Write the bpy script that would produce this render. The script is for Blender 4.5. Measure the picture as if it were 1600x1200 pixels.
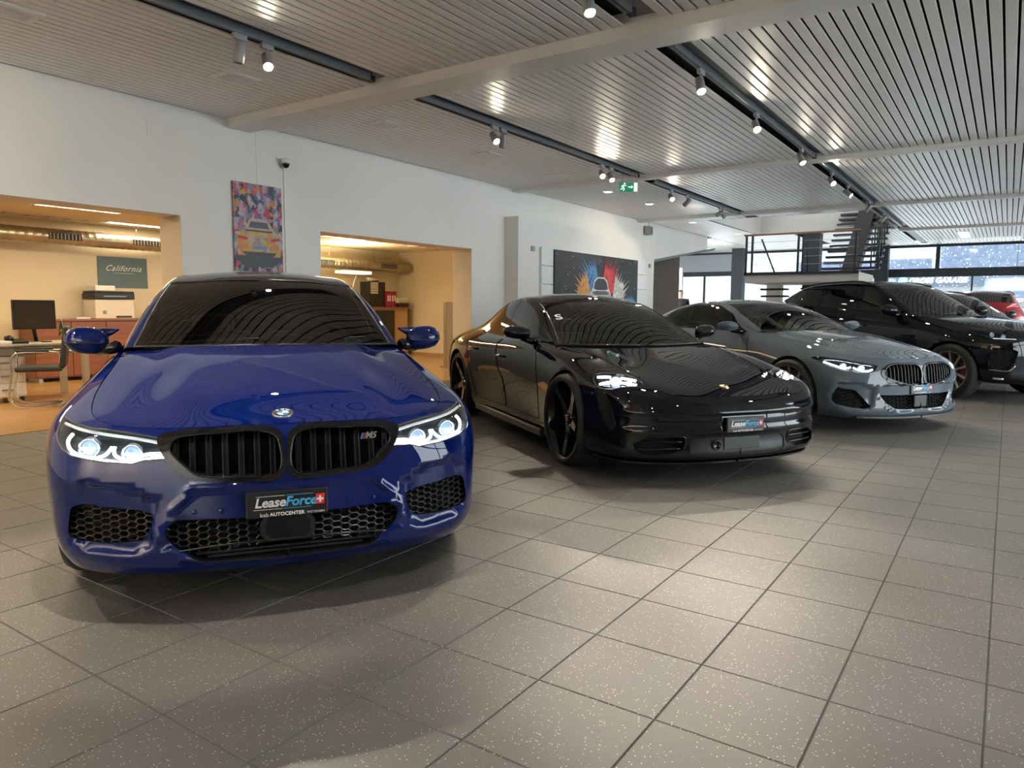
import bpy, bmesh, math, random
import numpy as np
from mathutils import Vector, Matrix
from mathutils.geometry import delaunay_2d_cdt
random.seed(7)
for o in list(bpy.data.objects): bpy.data.objects.remove(o)
SC = bpy.context.scene
COL = SC.collection
PI = math.pi

# ---------------------------------------------------------------- camera (room axes: X along the ceiling slats, Y towards the left wall)
CAM_H, F_PX, YAW, PITCH, ROLL = 1.22, 1135.16, 0.596866, -0.104146, 0.005641
_fw = Vector((math.cos(YAW)*math.cos(PITCH), math.sin(YAW)*math.cos(PITCH), math.sin(PITCH)))
_rt = Vector((math.sin(YAW), -math.cos(YAW), 0)); _up = _rt.cross(_fw)
_r = math.cos(ROLL)*_rt+math.sin(ROLL)*_up; _u = -math.sin(ROLL)*_rt+math.cos(ROLL)*_up
cam_data = bpy.data.cameras.new('camera'); cam = bpy.data.objects.new('camera', cam_data); COL.objects.link(cam)
cam_data.sensor_width = 36; cam_data.lens = 36*F_PX/1600; cam_data.clip_start = .05; cam_data.clip_end = 300
cam.matrix_world = Matrix(((_r.x, _u.x, -_fw.x, 0), (_r.y, _u.y, -_fw.y, 0), (_r.z, _u.z, -_fw.z, CAM_H), (0, 0, 0, 1)))
SC.camera = cam

# ---------------------------------------------------------------- sky (bright overcast snow sky), exposure
world = bpy.data.worlds.new('overcast_sky'); SC.world = world; world.use_nodes = True
bg = world.node_tree.nodes['Background']; bg.inputs[0].default_value = (.94, .97, 1.0, 1); bg.inputs[1].default_value = 4.8
SC.view_settings.view_transform = 'Standard'; SC.view_settings.look = 'None'
SC.view_settings.gamma = 1; SC.view_settings.use_curve_mapping = False
SC.view_settings.exposure = 0.92
SC.cycles.use_denoising = True
SC.cycles.max_bounces = 9; SC.cycles.diffuse_bounces = 4; SC.cycles.glossy_bounces = 5; SC.cycles.transparent_max_bounces = 12
SC.cycles.sample_clamp_indirect = 6.0
SC.cycles.caustics_reflective = False; SC.cycles.caustics_refractive = False
SC.cycles.blur_glossy = 0.2

def portal(name, loc, rot, sx, sy):
    """marks a window opening for the sky's light; emits nothing itself"""
    l = bpy.data.lights.new(name, 'AREA'); l.shape = 'RECTANGLE'; l.size = sx; l.size_y = sy; l.cycles.is_portal = True
    o = bpy.data.objects.new(name, l); COL.objects.link(o); o.location = loc; o.rotation_euler = rot
    return o
XB, XF, YW, YR, ZC = -4.0, 28.3, 7.75, -5.2, 3.414      # back wall, far facade, left wall, right facade, ceiling
XG = 4.2                                                    # where the right-hand glazing starts
portal('window_portal', ((XG+XF)/2, YR+.05, 1.75), (PI/2, 0, 0), XF-XG-.2, 3.1)
portal('window_portal', (XF-.05, 3.0, 1.75), (0, PI/2, 0), 3.1, 16)

# ---------------------------------------------------------------- materials
MATS = {}
def mat(name, col=(.8, .8, .8), rough=.5, metal=0., coat=0., coat_rough=.03, emit=None, estr=0., spec=.5, noise=None, bump=None, ior=None):
    """noise=(scale, amount) varies the colour, bump=(scale, strength) the relief, both in world space"""
    if name in MATS: return MATS[name]
    m = bpy.data.materials.new(name); m.use_nodes = True; nt = m.node_tree; b = nt.nodes['Principled BSDF']
    b.inputs['Base Color'].default_value = (*col, 1); b.inputs['Roughness'].default_value = rough; b.inputs['Metallic'].default_value = metal
    b.inputs['Coat Weight'].default_value = coat; b.inputs['Coat Roughness'].default_value = coat_rough
    b.inputs['Specular IOR Level'].default_value = spec
    if ior: b.inputs['IOR'].default_value = ior
    if emit: b.inputs['Emission Color'].default_value = (*emit, 1); b.inputs['Emission Strength'].default_value = estr
    geo = nt.nodes.new('ShaderNodeNewGeometry') if (noise or bump) else None
    if noise:
        n = nt.nodes.new('ShaderNodeTexNoise'); n.inputs['Scale'].default_value = noise[0]; n.inputs['Detail'].default_value = 5
        nt.links.new(geo.outputs['Position'], n.inputs['Vector'])
        r = nt.nodes.new('ShaderNodeValToRGB'); a = noise[1]
        r.color_ramp.elements[0].position = .3; r.color_ramp.elements[1].position = .7
        r.color_ramp.elements[0].color = (*[c*(1-a) for c in col], 1); r.color_ramp.elements[1].color = (*[min(1, c*(1+a)) for c in col], 1)
        nt.links.new(n.outputs['Fac'], r.inputs['Fac']); nt.links.new(r.outputs['Color'], b.inputs['Base Color'])
    if bump:
        n2 = nt.nodes.new('ShaderNodeTexNoise'); n2.inputs['Scale'].default_value = bump[0]; n2.inputs['Detail'].default_value = 4
        nt.links.new(geo.outputs['Position'], n2.inputs['Vector'])
        bp = nt.nodes.new('ShaderNodeBump'); bp.inputs['Strength'].default_value = bump[1]; bp.inputs['Distance'].default_value = .01
        nt.links.new(n2.outputs['Fac'], bp.inputs['Height']); nt.links.new(bp.outputs['Normal'], b.inputs['Normal'])
    MATS[name] = m; return m

def glass_mat(name, tint=(.9, .95, .95), refl=1.0, rough=.0, ior=1.5):
    """thin pane: tinted see-through mixed with a mirror by Fresnel"""
    if name in MATS: return MATS[name]
    m = bpy.data.materials.new(name); m.use_nodes = True; nt = m.node_tree; nt.nodes.clear()
    out = nt.nodes.new('ShaderNodeOutputMaterial'); mx = nt.nodes.new('ShaderNodeMixShader'); t = nt.nodes.new('ShaderNodeBsdfTransparent')
    g = nt.nodes.new('ShaderNodeBsdfGlossy'); f = nt.nodes.new('ShaderNodeFresnel')
    t.inputs[0].default_value = (*tint, 1); g.inputs['Color'].default_value = (refl, refl, refl, 1); g.inputs['Roughness'].default_value = rough
    f.inputs[0].default_value = ior
    nt.links.new(f.outputs[0], mx.inputs[0]); nt.links.new(t.outputs[0], mx.inputs[1]); nt.links.new(g.outputs[0], mx.inputs[2]); nt.links.new(mx.outputs[0], out.inputs[0])
    MATS[name] = m; return m

# ---------------------------------------------------------------- mesh helpers
def link(name, me, parent=None, m=None):
    o = bpy.data.objects.new(name, me); COL.objects.link(o)
    if parent is not None: o.parent = parent
    if m is not None and me is not None and len(me.materials) == 0: me.materials.append(m)
    return o
def empty(name, loc=(0, 0, 0), rz=0., parent=None):
    o = bpy.data.objects.new(name, None); COL.objects.link(o); o.location = loc; o.rotation_euler = (0, 0, rz); o.empty_display_size = .1
    if parent is not None: o.parent = parent
    return o
def tag(o, label, cat, group=None, kind=None):
    if label: o['label'] = label
    if cat: o['category'] = cat
    if group: o['group'] = group
    if kind: o['kind'] = kind
    return o
def struct(o, label=None, cat=None):
    o['kind'] = 'structure'
    if label: o['label'] = label
    if cat: o['category'] = cat
    return o

class MB:
    def __init__(s): s.v = []; s.f = []; s.sm = []
    def add(s, v, f, smooth=False):
        b = len(s.v); s.v += [tuple(float(c) for c in p) for p in v]; s.f += [tuple(i+b for i in q) for q in f]; s.sm += [smooth]*len(f); return s
    def box(s, x0, x1, y0, y1, z0, z1, M=None):
        v = [Vector((x, y, z)) for z in (z0, z1) for y in (y0, y1) for x in (x0, x1)]
        if M is not None: v = [M@p for p in v]
        return s.add(v, [(0, 2, 3, 1), (4, 5, 7, 6), (0, 1, 5, 4), (2, 6, 7, 3), (0, 4, 6, 2), (1, 3, 7, 5)])
    def bbox(s, x0, x1, y0, y1, z0, z1, b=.005, M=None):
        """box with chamfered vertical and horizontal edges"""
        bm = bmesh.new(); bmesh.ops.create_cube(bm, size=1)
        for v in bm.verts: v.co = Vector((x0+(v.co.x+.5)*(x1-x0), y0+(v.co.y+.5)*(y1-y0), z0+(v.co.z+.5)*(z1-z0)))
        bmesh.ops.bevel(bm, geom=list(bm.edges), offset=b, segments=2, affect='EDGES', profile=.5)
        bm.verts.index_update(); V = [(M@v.co if M is not None else v.co.copy()) for v in bm.verts]; Fc = [tuple(v.index for v in f.verts) for f in bm.faces]; bm.free()
        return s.add(V, Fc)
    def prism(s, poly, vec, caps=True):
        n = len(poly); p = [Vector(a) for a in poly]; q = [a+Vector(vec) for a in p]
        f = [(i, (i+1) % n, n+(i+1) % n, n+i) for i in range(n)]
        if caps: f += [tuple(range(n))[::-1], tuple(range(n, 2*n))]
        return s.add(p+q, f)
    def tube(s, pts, r, n=8, closed=False, caps=True):
        P = [Vector(p) for p in pts]; N = len(P); rr = r if hasattr(r, '__len__') else [r]*N; V = []; up = None
        for i in range(N):
            a = P[(i-1) % N] if (closed or i > 0) else P[i]; b = P[(i+1) % N] if (closed or i < N-1) else P[i]
            t = (b-a).normalized()
            if up is None: up = Vector((0, 0, 1)) if abs(t.z) < .9 else Vector((1, 0, 0))
            sd = t.cross(up); sd = sd.normalized() if sd.length > 1e-6 else Vector((1, 0, 0)); up = sd.cross(t).normalized()
            V += [P[i]+(sd*math.cos(2*PI*k/n)+up*math.sin(2*PI*k/n))*rr[i] for k in range(n)]
        f = []
        for i in range(N if closed else N-1):
            j = (i+1) % N
            f += [(i*n+k, i*n+(k+1) % n, j*n+(k+1) % n, j*n+k) for k in range(n)]
        if caps and not closed: f += [tuple(range(n))[::-1], tuple((N-1)*n+k for k in range(n))]
        return s.add(V, f, True)
    def lathe(s, prof, n=24, M=None, a0=0., a1=2*PI):
        """prof: (radius, height) pairs turned about local z"""
        full = abs(a1-a0-2*PI) < 1e-6; m = n if full else n+1; V = []
        for (r, h) in prof:
            for k in range(m):
                a = a0+(a1-a0)*k/n; p = Vector((r*math.cos(a), r*math.sin(a), h)); V.append(M@p if M is not None else p)
        f = []
        for i in range(len(prof)-1):
            for k in range(n):
                k2 = (k+1) % m; f.append((i*m+k, i*m+k2, (i+1)*m+k2, (i+1)*m+k))
        return s.add(V, f, True)
    def build(s, name, m, parent=None, recalc=True):
        me = bpy.data.meshes.new(name); me.from_pydata(s.v, [], s.f)
        me.polygons.foreach_set('use_smooth', s.sm)
        if recalc:
            bm = bmesh.new(); bm.from_mesh(me); bmesh.ops.recalc_face_normals(bm, faces=list(bm.faces)); bm.to_mesh(me); bm.free()
        me.update()
        return link(name, me, parent, m)

def rotM(axis, ang, loc=(0, 0, 0)): return Matrix.Translation(Vector(loc))@Matrix.Rotation(ang, 4, axis)
def frame(loc, zdir, up=(0, 0, 1)):
    z = Vector(zdir).normalized(); x = Vector(up).cross(z)
    x = x.normalized() if x.length > 1e-5 else Vector((1, 0, 0)); y = z.cross(x)
    return Matrix(((x.x, y.x, z.x, loc[0]), (x.y, y.y, z.y, loc[1]), (x.z, y.z, z.z, loc[2]), (0, 0, 0, 1)))

def text_mesh(body, size, shear=0., bold=0., align='CENTER', spacing=1., extrude=.0004):
    c = bpy.data.curves.new('lettering', 'FONT'); c.body = body; c.size = size; c.shear = shear; c.offset = bold; c.align_x = align; c.align_y = 'CENTER'
    c.space_character = spacing; c.extrude = extrude; c.resolution_u = 3
    o = bpy.data.objects.new('lettering', c); COL.objects.link(o)
    dg = bpy.context.evaluated_depsgraph_get(); me = bpy.data.meshes.new_from_object(o.evaluated_get(dg))
    bpy.data.objects.remove(o); bpy.data.curves.remove(c); return me
def text_obj(name, body, size, m, parent, M, **k):
    me = text_mesh(body, size, **k); me.transform(M); return link(name, me, parent, m)
# ================================================================ the showroom shell
M_wall = mat('wall_paint', (.78, .755, .71), .75, noise=(1.2, .03), bump=(60, .05))
M_ofwall = mat('office_wall_paint', (.74, .66, .50), .8, noise=(1.0, .03))
M_grey = mat('anthracite_metal', (.030, .035, .040), .55, noise=(3, .1), spec=.25)
M_dark = mat('black_paint', (.012, .012, .013), .5)
M_steel = mat('brushed_steel', (.45, .45, .45), .3, 1.0)
M_white = mat('white_plastic', (.75, .75, .74), .4)
M_slat = mat('ceiling_slat_lacquer', (.85, .815, .76), .38, .0, noise=(.7, .04), spec=.6)
M_void = mat('ceiling_void', (.01, .01, .01), .9)
M_beam = mat('beam_paint', (.80, .78, .74), .5, noise=(2, .03))

# floor tiles with pale flecks
def floor_mat():
    m = mat('grey_porcelain', (.099, .094, .088), .45, noise=(1.1, .10), bump=(220, .06)); nt = m.node_tree; b = nt.nodes['Principled BSDF']
    ramp = [n for n in nt.nodes if n.type == 'VALTORGB'][0]; geo = [n for n in nt.nodes if n.type == 'NEW_GEOMETRY'][0]
    vo = nt.nodes.new('ShaderNodeTexVoronoi'); vo.inputs['Scale'].default_value = 95; nt.links.new(geo.outputs['Position'], vo.inputs['Vector'])
    r2 = nt.nodes.new('ShaderNodeValToRGB'); r2.color_ramp.elements[0].position = .14; r2.color_ramp.elements[0].color = (1, 1, 1, 1); r2.color_ramp.elements[1].position = .24; r2.color_ramp.elements[1].color = (0, 0, 0, 1)
    nt.links.new(vo.outputs['Distance'], r2.inputs['Fac'])
    # only some cells carry a fleck
    gt = nt.nodes.new('ShaderNodeMath'); gt.operation = 'GREATER_THAN'; gt.inputs[1].default_value = .60
    sp = nt.nodes.new('ShaderNodeSeparateColor'); nt.links.new(vo.outputs['Color'], sp.inputs[0]); nt.links.new(sp.outputs[0], gt.inputs[0])
    mu = nt.nodes.new('ShaderNodeMath'); mu.operation = 'MULTIPLY'; nt.links.new(r2.outputs['Color'], mu.inputs[0]); nt.links.new(gt.outputs[0], mu.inputs[1])
    mx = nt.nodes.new('ShaderNodeMixRGB'); mx.inputs[2].default_value = (.50, .48, .44, 1)
    nt.links.new(mu.outputs[0], mx.inputs[0]); nt.links.new(ramp.outputs['Color'], mx.inputs[1]); nt.links.new(mx.outputs[0], b.inputs['Base Color'])
    return m
M_tile = floor_mat()
M_grout = mat('dark_grout', (.065, .061, .056), .85)
M_wood = None
def wood_mat(name, c0, c1, scale=(1.2, 14, 14), rough=.35):
    if name in MATS: return MATS[name]
    m = bpy.data.materials.new(name); m.use_nodes = True; nt = m.node_tree; b = nt.nodes['Principled BSDF']; b.inputs['Roughness'].default_value = rough
    geo = nt.nodes.new('ShaderNodeNewGeometry'); mp = nt.nodes.new('ShaderNodeMapping'); mp.inputs['Scale'].default_value = scale
    n = nt.nodes.new('ShaderNodeTexNoise'); n.inputs['Scale'].default_value = 1.6; n.inputs['Detail'].default_value = 7; n.inputs['Roughness'].default_value = .65
    r = nt.nodes.new('ShaderNodeValToRGB'); r.color_ramp.elements[0].position = .3; r.color_ramp.elements[1].position = .7
    r.color_ramp.elements[0].color = (*c0, 1); r.color_ramp.elements[1].color = (*c1, 1)
    nt.links.new(geo.outputs['Position'], mp.inputs[0]); nt.links.new(mp.outputs[0], n.inputs['Vector']); nt.links.new(n.outputs['Fac'], r.inputs[0]); nt.links.new(r.outputs[0], b.inputs['Base Color'])
    MATS[name] = m; return m
M_parquet = wood_mat('parquet', (.30, .16, .06), (.47, .28, .12), (1.5, 12, 12), .28)
M_cherry = wood_mat('cherry_veneer', (.20, .065, .03), (.30, .11, .05), (1, 1, 10), .35)
M_maple = wood_mat('maple_veneer', (.42, .26, .13), (.52, .34, .18), (8, 8, 1), .4)

# --- floor: grout bed with single tiles
TS = .4084
fx0, fy0 = 1.9415, 1.2069          # a grid crossing seen in the photo
floor = MB().box(XB, XF+.1, YR-.1, YW+.02, -.12, -.004).build('floor', M_grout); struct(floor, 'grey speckled porcelain tile floor of the showroom')
tiles = []
i0, i1 = math.floor((XB-fx0)/TS), math.ceil((XF-fx0)/TS)
j0, j1 = math.floor((YR-fy0)/TS), math.ceil((YW-fy0)/TS)
for i in range(i0, i1):
    for j in range(j0, j1):
        x, y = fx0+i*TS, fy0+j*TS
        xa, xb, ya, yb = max(x, XB), min(x+TS, XF), max(y, YR), min(y+TS, YW)
        if xb-xa < .03 or yb-ya < .03: continue
        cx, cy = (xa+xb)/2, (ya+yb)/2
        d = Vector((cx, cy, -CAM_H)); dep = d.dot(_fw); sx, sy = d.dot(_r)/max(dep, .01), d.dot(_u)/max(dep, .01)
        seen = dep > .3 and abs(sx) < .80 and -.62 < sy
        full = (xb-xa > TS-.001) and (yb-ya > TS-.001)
        tiles.append((dep if seen and full else 99, xa, xb, ya, yb))
tiles.sort()
JT = .0020
def tile_mb(mb, xa, xb, ya, yb):
    c = .0022; z0, z1 = -.004, 0.
    v = [(xa+JT, ya+JT, z0), (xb-JT, ya+JT, z0), (xb-JT, yb-JT, z0), (xa+JT, yb-JT, z0), (xa+JT+c, ya+JT+c, z1), (xb-JT-c, ya+JT+c, z1), (xb-JT-c, yb-JT-c, z1), (xa+JT+c, yb-JT-c, z1)]
    return mb.add(v, [(4, 5, 6, 7), (0, 1, 5, 4), (1, 2, 6, 5), (2, 3, 7, 6), (3, 0, 4, 7)])
tile_me = None
rest = MB()
for k, (dep, xa, xb, ya, yb) in enumerate(tiles):
    if k < 300 and dep < 99:
        if tile_me is None:
            t = tile_mb(MB(), -TS/2, TS/2, -TS/2, TS/2).build('tile', M_tile, floor, False); tile_me = t.data
        else: t = link('tile', tile_me, floor)
        t.location = ((xa+xb)/2, (ya+yb)/2, 0)
    else: tile_mb(rest, xa, xb, ya, yb)
rest.build('tile_field', M_tile, floor, False)['kind'] = 'stuff'

# --- office floor (parquet strips)
ofl = MB().box(-1.2, 14.1, YW+.02, 13.2, -.12, -.006).build('floor_office', M_dark); struct(ofl, 'warm parquet floor of the office rooms behind the white wall')
plank_me = {}
for r_ in range(27):
    y = YW+.03+r_*.2
    x = -1.2-(r_*.37 % 1.1)
    while x < 14.0:
        a, b = max(x, -1.2), min(x+1.1, 14.08)
        if b-a > .05:
            key = round(b-a, 3)
            if key in plank_me: ob = link('plank', plank_me[key], ofl)
            else:
                ob = MB().box(-(b-a)/2+.001, (b-a)/2-.001, -.0985, .0985, -.006, 0).build('plank', M_parquet, ofl); plank_me[key] = ob.data
            ob.location = ((a+b)/2, y+.1, 0)
        x += 1.1

# --- left wall with two office openings (thickness to the back)
WT = .42
def wall_piece(mb, x0, x1, z0, z1): mb.box(x0, x1, YW, YW+WT, z0, z1)
OP1, OP2, OPZ = (1.0, 4.77), (6.78, 10.14), 2.235
mb = MB()
wall_piece(mb, XB, OP1[0], 0, ZC+.3); wall_piece(mb, OP1[0], OP1[1], OPZ, ZC+.3); wall_piece(mb, OP1[1], OP2[0], 0, ZC+.3)
wall_piece(mb, OP2[0], OP2[1], OPZ, ZC+.3); wall_piece(mb, OP2[1], 17.35, 0, ZC+.3)
# sloped bulkhead that ends the wall
mb.prism([(17.35, YW, 2.40), (22.0, YW, 3.05), (22.0, YW, ZC+.3), (17.35, YW, ZC+.3)], (0, WT, 0))
wl = mb.build('wall_left', M_wall); struct(wl, 'white plastered wall with two office openings')
sof = MB().prism([(17.42, YW-.03, 2.37), (22.6, YW-.03, 3.06), (22.6, YW-.03, 3.12), (17.42, YW-.03, 2.43)], (0, 1.3, 0)).build('trim_1', mat('grey_soffit', (.16, .17, .175), .5)); struct(sof, 'grey sloping soffit under the wall bulkhead')
# shallow projecting wall panel that carries the splash picture
pan = MB().box(11.14, 17.28, 7.45, YW-.001, 0, 2.88).build('wall_panel', M_wall); struct(pan, 'white projecting wall section with the splash painting')
brown = MB().box(17.36, 20.4, YW+.25, YW+.45, 0, 2.75).build('wall_passage', mat('brown_door_panel', (.085, .066, .052), .6, noise=(2, .06), spec=.1)); struct(brown, 'brown wall panel of the passage beside the entrance')
# --- office shell
ow = MB(); ow.box(-1.3, 14.3, 13.15, 13.3, 0, 2.7); ow.box(14.1, 14.3, YW+WT, 13.15, 0, 2.7); ow.box(-1.3, -1.2, YW+WT, 13.15, 0, 2.7)
struct(ow.build('wall_office', M_ofwall), 'cream office walls seen through the openings')
struct(MB().box(-1.3, 14.3, YW+WT, 13.3, 2.62, 2.75).build('ceiling_office', mat('office_ceiling', (.72, .62, .44), .8)), 'low warm office ceiling')
struct(MB().box(9.2, 14.1, 13.12, 13.15, 0, .07).build('baseboard_office', M_maple), 'wooden skirting of the office')
bb = MB().box(14.07, 14.1, YW+WT, 13.12, 0, .08).build('baseboard_office_side', M_maple); struct(bb, 'wooden skirting on the office side wall')
# jamb linings painted cream
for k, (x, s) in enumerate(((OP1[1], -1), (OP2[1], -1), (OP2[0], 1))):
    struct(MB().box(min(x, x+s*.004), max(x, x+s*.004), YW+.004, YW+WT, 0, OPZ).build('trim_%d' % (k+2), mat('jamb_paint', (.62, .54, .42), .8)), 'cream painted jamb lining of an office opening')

# --- ceiling: dark void above single slats, dropped beams, light channels
struct(MB().box(XB-.1, 17.95, YR-.1, YW, ZC+.16, ZC+.3).box(17.95, XF+.1, YR-.1, 2.62, ZC+.16, ZC+.3).box(17.95, 22.4, 6.3, YW, ZC+.16, ZC+.3).box(22.4, XF+.1, 2.62, 14, ZC+.16, ZC+.3).build('ceiling_void_deck', M_void), 'dark deck above the ceiling slats')
ceil = MB().box(XB-.1, XB+.02, YR-.1, YW, ZC, ZC+.3).build('ceiling', M_slat); struct(ceil, 'slatted metal ceiling of the showroom')
PIT = .098; TR1, TR2 = 5.22, 2.45
slat_cache = {}
def slat(xa, xb, y, w=PIT-.019):
    key = (round(xb-xa, 2), round(w, 3))
    if key not in slat_cache:
        L = (xb-xa)/2; h = w/2
        prof = [(-h, .014), (-h, .003), (-h+.003, 0), (h-.003, 0), (h, .003), (h, .014)]
        mb = MB(); n = len(prof)
        mb.add([(-L, p, q) for p, q in prof]+[(L, p, q) for p, q in prof], [(i, i+1, n+i+1, n+i) for i in range(n-1)])
        o = mb.build('slat', M_slat, ceil, False); slat_cache[key] = o.data
    else: o = link('slat', slat_cache[key], ceil)
    o.location = ((xa+xb)/2, y, ZC)
y = .12
ys = [.12+PIT*k for k in range(-54, 78)]
for y in ys:
    if y > YW-.05: continue
    if any(abs(y-t) < .14 for t in (TR1, TR2, -.32)): continue
    if 2.62 < y < 6.3: slat(XB, 17.9, y); slat(22.4, XF, y)
    else: slat(XB, XF, y)
y = YW+.05
while y < 13.9: slat(22.4, XF, y); y += PIT
# channels over the tracks
M_chan = mat('channel_grey', (.24, .25, .26), .5)
for k, t in enumerate((TR1, TR2, -.32)):
    struct(MB().box(XB, 17.9 if k == 0 else XF, t-.125, t+.125, ZC+.05, ZC+.07).build('ceiling_channel', M_chan), 'dark recessed channel in the ceiling above a light track')
# beams across
for k, bx in enumerate((-.1, 5.55, 11.45, 16.95, 22.5)):
    w, dz = (.16, .10) if k < 2 else (.09, .06)
    y1 = YW-.01 if bx < 17.3 else 2.6
    mb = MB().box(bx-w, bx+w, YR, y1, ZC-dz, ZC+.1)
    struct(mb.build('ceiling_beam', M_beam), 'pale steel beam boxed in across the slatted ceiling')
# stairwell upstands
mb = MB(); mb.box(17.90, 17.95, 2.62, 6.3, ZC, ZC+1.6); mb.box(22.35, 22.4, 2.62, 6.3, ZC, ZC+2.4); mb.box(17.95, 22.4, 6.25, 6.3, ZC, ZC+1.6); mb.box(17.95, 22.4, 2.62, 2.67, ZC, ZC+1.6); mb.box(17.9, 22.4, 2.6, 6.3, ZC+2.4, ZC+2.5)
struct(mb.build('wall_stairwell', mat('stairwell_paint', (.42, .41, .385), .8)), 'beige upstand walls around the stairwell opening')

# --- back wall behind the camera, right-hand glass front, far glass front
struct(MB().box(XB-.2, XB, YR-.1, YW+WT, 0, ZC+.3).build('wall_back', M_wall), 'plain white wall behind the viewer')
def facade(name, n, along, fixed, a0, a1, zs, step, label):
    """glazed front: posts and rails as one frame, single panes"""
    fr = MB(); panes = []
    def bx(mb, p0, p1, q0, q1, z0, z1):
        if along == 'x': mb.box(p0, p1, fixed+q0, fixed+q1, z0, z1)
        else: mb.box(fixed+q0, fixed+q1, p0, p1, z0, z1)
    m = round((a1-a0)/step); st = (a1-a0)/m
    for k in range(m+1): bx(fr, a0+k*st-.05, a0+k*st+.05, -.06, .06, 0, zs[-1])
    for z in zs: bx(fr, a0, a1, -.05, .05, z-.04, z+.04)
    root = fr.build(name, M_grey); struct(root, label)
    g = glass_mat('window_glass', (.93, .96, .96), 1., 0, 1.45)
    for k in range(m):
        for z0, z1 in zip(zs[:-1], zs[1:]):
            mb = MB(); bx(mb, a0+k*st+.05, a0+(k+1)*st-.05, -.008, .008, z0+.04, z1-.04); mb.build('pane', g, root)
    return root
struct(MB().box(XB-.2, XG-.05, YR-.15, YR+.05, 0, ZC+.3).build('wall_right', M_wall), 'plain white wall to the right of the viewer')
facade('window_1', 1, 'x', YR, XG, XF, (.08, 2.45, 3.35), 2.48, 'long glazed shop front facing the forecourt')
# ================================================================ far glass front, mezzanine, entrance, outdoors
GL = glass_mat('window_glass', (.93, .96, .96), 1., 0, 1.45)
fr = MB()
for (y0, y1, z0, z1, d) in ((YR, 8.9, 2.34, 2.62, .12), (YR, 13.9, 3.33, 3.42, .08), (YR, 13.9, 0, .10, .08), (2.01, 2.13, 2.62, 3.33, .06), (-1.9, -1.78, 2.62, 3.33, .06), (5.9, 6.02, 2.62, 3.33, .06), (1.03, 1.08, .1, 2.34, .04), (-1.5, -1.45, .1, 2.34, .04), (-3.8, -3.75, .1, 2.34, .04), (5.9, 5.96, .1, 2.34, .04), (7.2, 7.26, .1, 2.34, .04), (8.9, 13.9, 2.50, 2.68, .08), (10.0, 10.08, .1, 2.5, .05), (11.1, 11.18, .1, 2.5, .05), (12.4, 12.48, .1, 2.5, .05), (13.82, 13.9, 0, 3.4, .08)):
    fr.box(XF-d/2, XF+d/2, y0, y1, z0, z1)
win2 = fr.build('window_2', M_grey); struct(win2, 'far glazed shop front with dark transom beam')
for (y0, y1, z0, z1) in ((2.13, 3.5, 2.62, 3.33), (-1.78, 2.01, 2.62, 3.33), (YR, -1.9, 2.62, 3.33), (3.9, 5.9, 2.62, 3.33), (6.02, 8.45, 2.62, 3.33), (1.08, 3.5, .1, 2.34), (-1.45, 1.03, .1, 2.34), (-3.75, -1.5, .1, 2.34), (YR, -3.8, .1, 2.34), (3.9, 5.9, .1, 2.34), (5.96, 7.2, .1, 2.34), (7.26, 8.45, .1, 2.34), (8.9, 10, .1, 2.5), (10.08, 11.1, .1, 2.5), (11.18, 12.4, .1, 2.5), (12.48, 13.8, .1, 2.5)):
    MB().box(XF-.008, XF+.008, y0, y1, z0, z1).build('pane', GL, win2)
struct(MB().box(XF-.1, XF+.02, 8.9, 13.9, 2.68, 3.33).build('wall_far', mat('pale_panel', (.30, .34, .37), .6)), 'pale grey panel above the entrance glazing')
for nm, x, y0, y1, lab in (('column', XF-.45, 3.5, 3.9, 'wide anthracite column at the far windows'), ('column', 26.6, 8.05, 8.45, 'dark column beside the entrance'), ('column', 22.41, 4.60, 5.03, 'dark column carrying the mezzanine landing')):
    o = MB().box(x, x+.4, y0, y1, 0, ZC+.15 if x != 22.41 else ZC+2.4).build(nm, M_grey); struct(o, lab)
# side wall of the entrance lobby and its low inner glass box
struct(MB().box(20.4, XF, 13.9, 14.1, 0, ZC+.3).build('wall_lobby', mat('lobby_wall', (.40, .40, .39), .7)), 'grey wall of the entrance lobby')
struct(MB().box(20.4, XF, YW+.3, 14, -.12, 0).build('floor_lobby', M_tile), 'tiled lobby floor')
lob = MB().box(24.0, 24.08, 9.3, 12.6, 2.32, 2.62).box(24.0, 24.08, 9.3, 9.4, 0, 2.32).box(24.0, 24.08, 10.4, 10.5, 0, 2.32).box(24.0, 24.08, 11.5, 11.6, 0, 2.32).build('door_1', mat('lobby_frame', (.30, .33, .34), .4)); struct(lob, 'grey framed glass entrance door')
for y0, y1 in ((9.4, 10.4), (10.5, 11.5)): MB().box(24.03, 24.05, y0, y1, .05, 2.32).build('pane', GL, lob)
# mezzanine landing with railing
st = empty('open_staircase', (0, 0, 0)); tag(st, 'dark open-tread staircase with beige landing and railing rising through the ceiling', 'staircase')
lan = MB().box(20.0, 22.3, 3.15, 5.98, 1.93, 2.17).build('landing', mat('landing_beige', (.46, .43, .38), .7), st)
MB().box(19.97, 20.0, 3.15, 6.0, 2.13, 2.20).build('edge_trim', M_grey, lan)
MB().box(20.15, 20.5, 3.15, 3.65, 0, 1.93).box(21.9, 22.2, 5.5, 5.9, 0, 1.93).build('support', mat('landing_beige', (.46, .43, .38), .7), lan)
rl = empty('railing', (0, 0, 0), 0, st)
for y in (5.96, 5.80, 4.62, 4.50, 3.25): MB().box(19.97, 20.02, y-.025, y+.025, 2.17, 3.17).build('post', M_grey, rl)
MB().bbox(19.94, 20.04, 3.15, 6.02, 3.17, 3.22, .012).build('handrail', wood_mat('handrail_wood', (.16, .07, .03), (.24, .11, .05)), rl)
for z in (2.4, 2.6, 2.8, 3.0): MB().tube([(20.0, 3.2, z), (20.0, 5.96, z)], .005, 6).build('cable', M_steel, rl)
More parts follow.
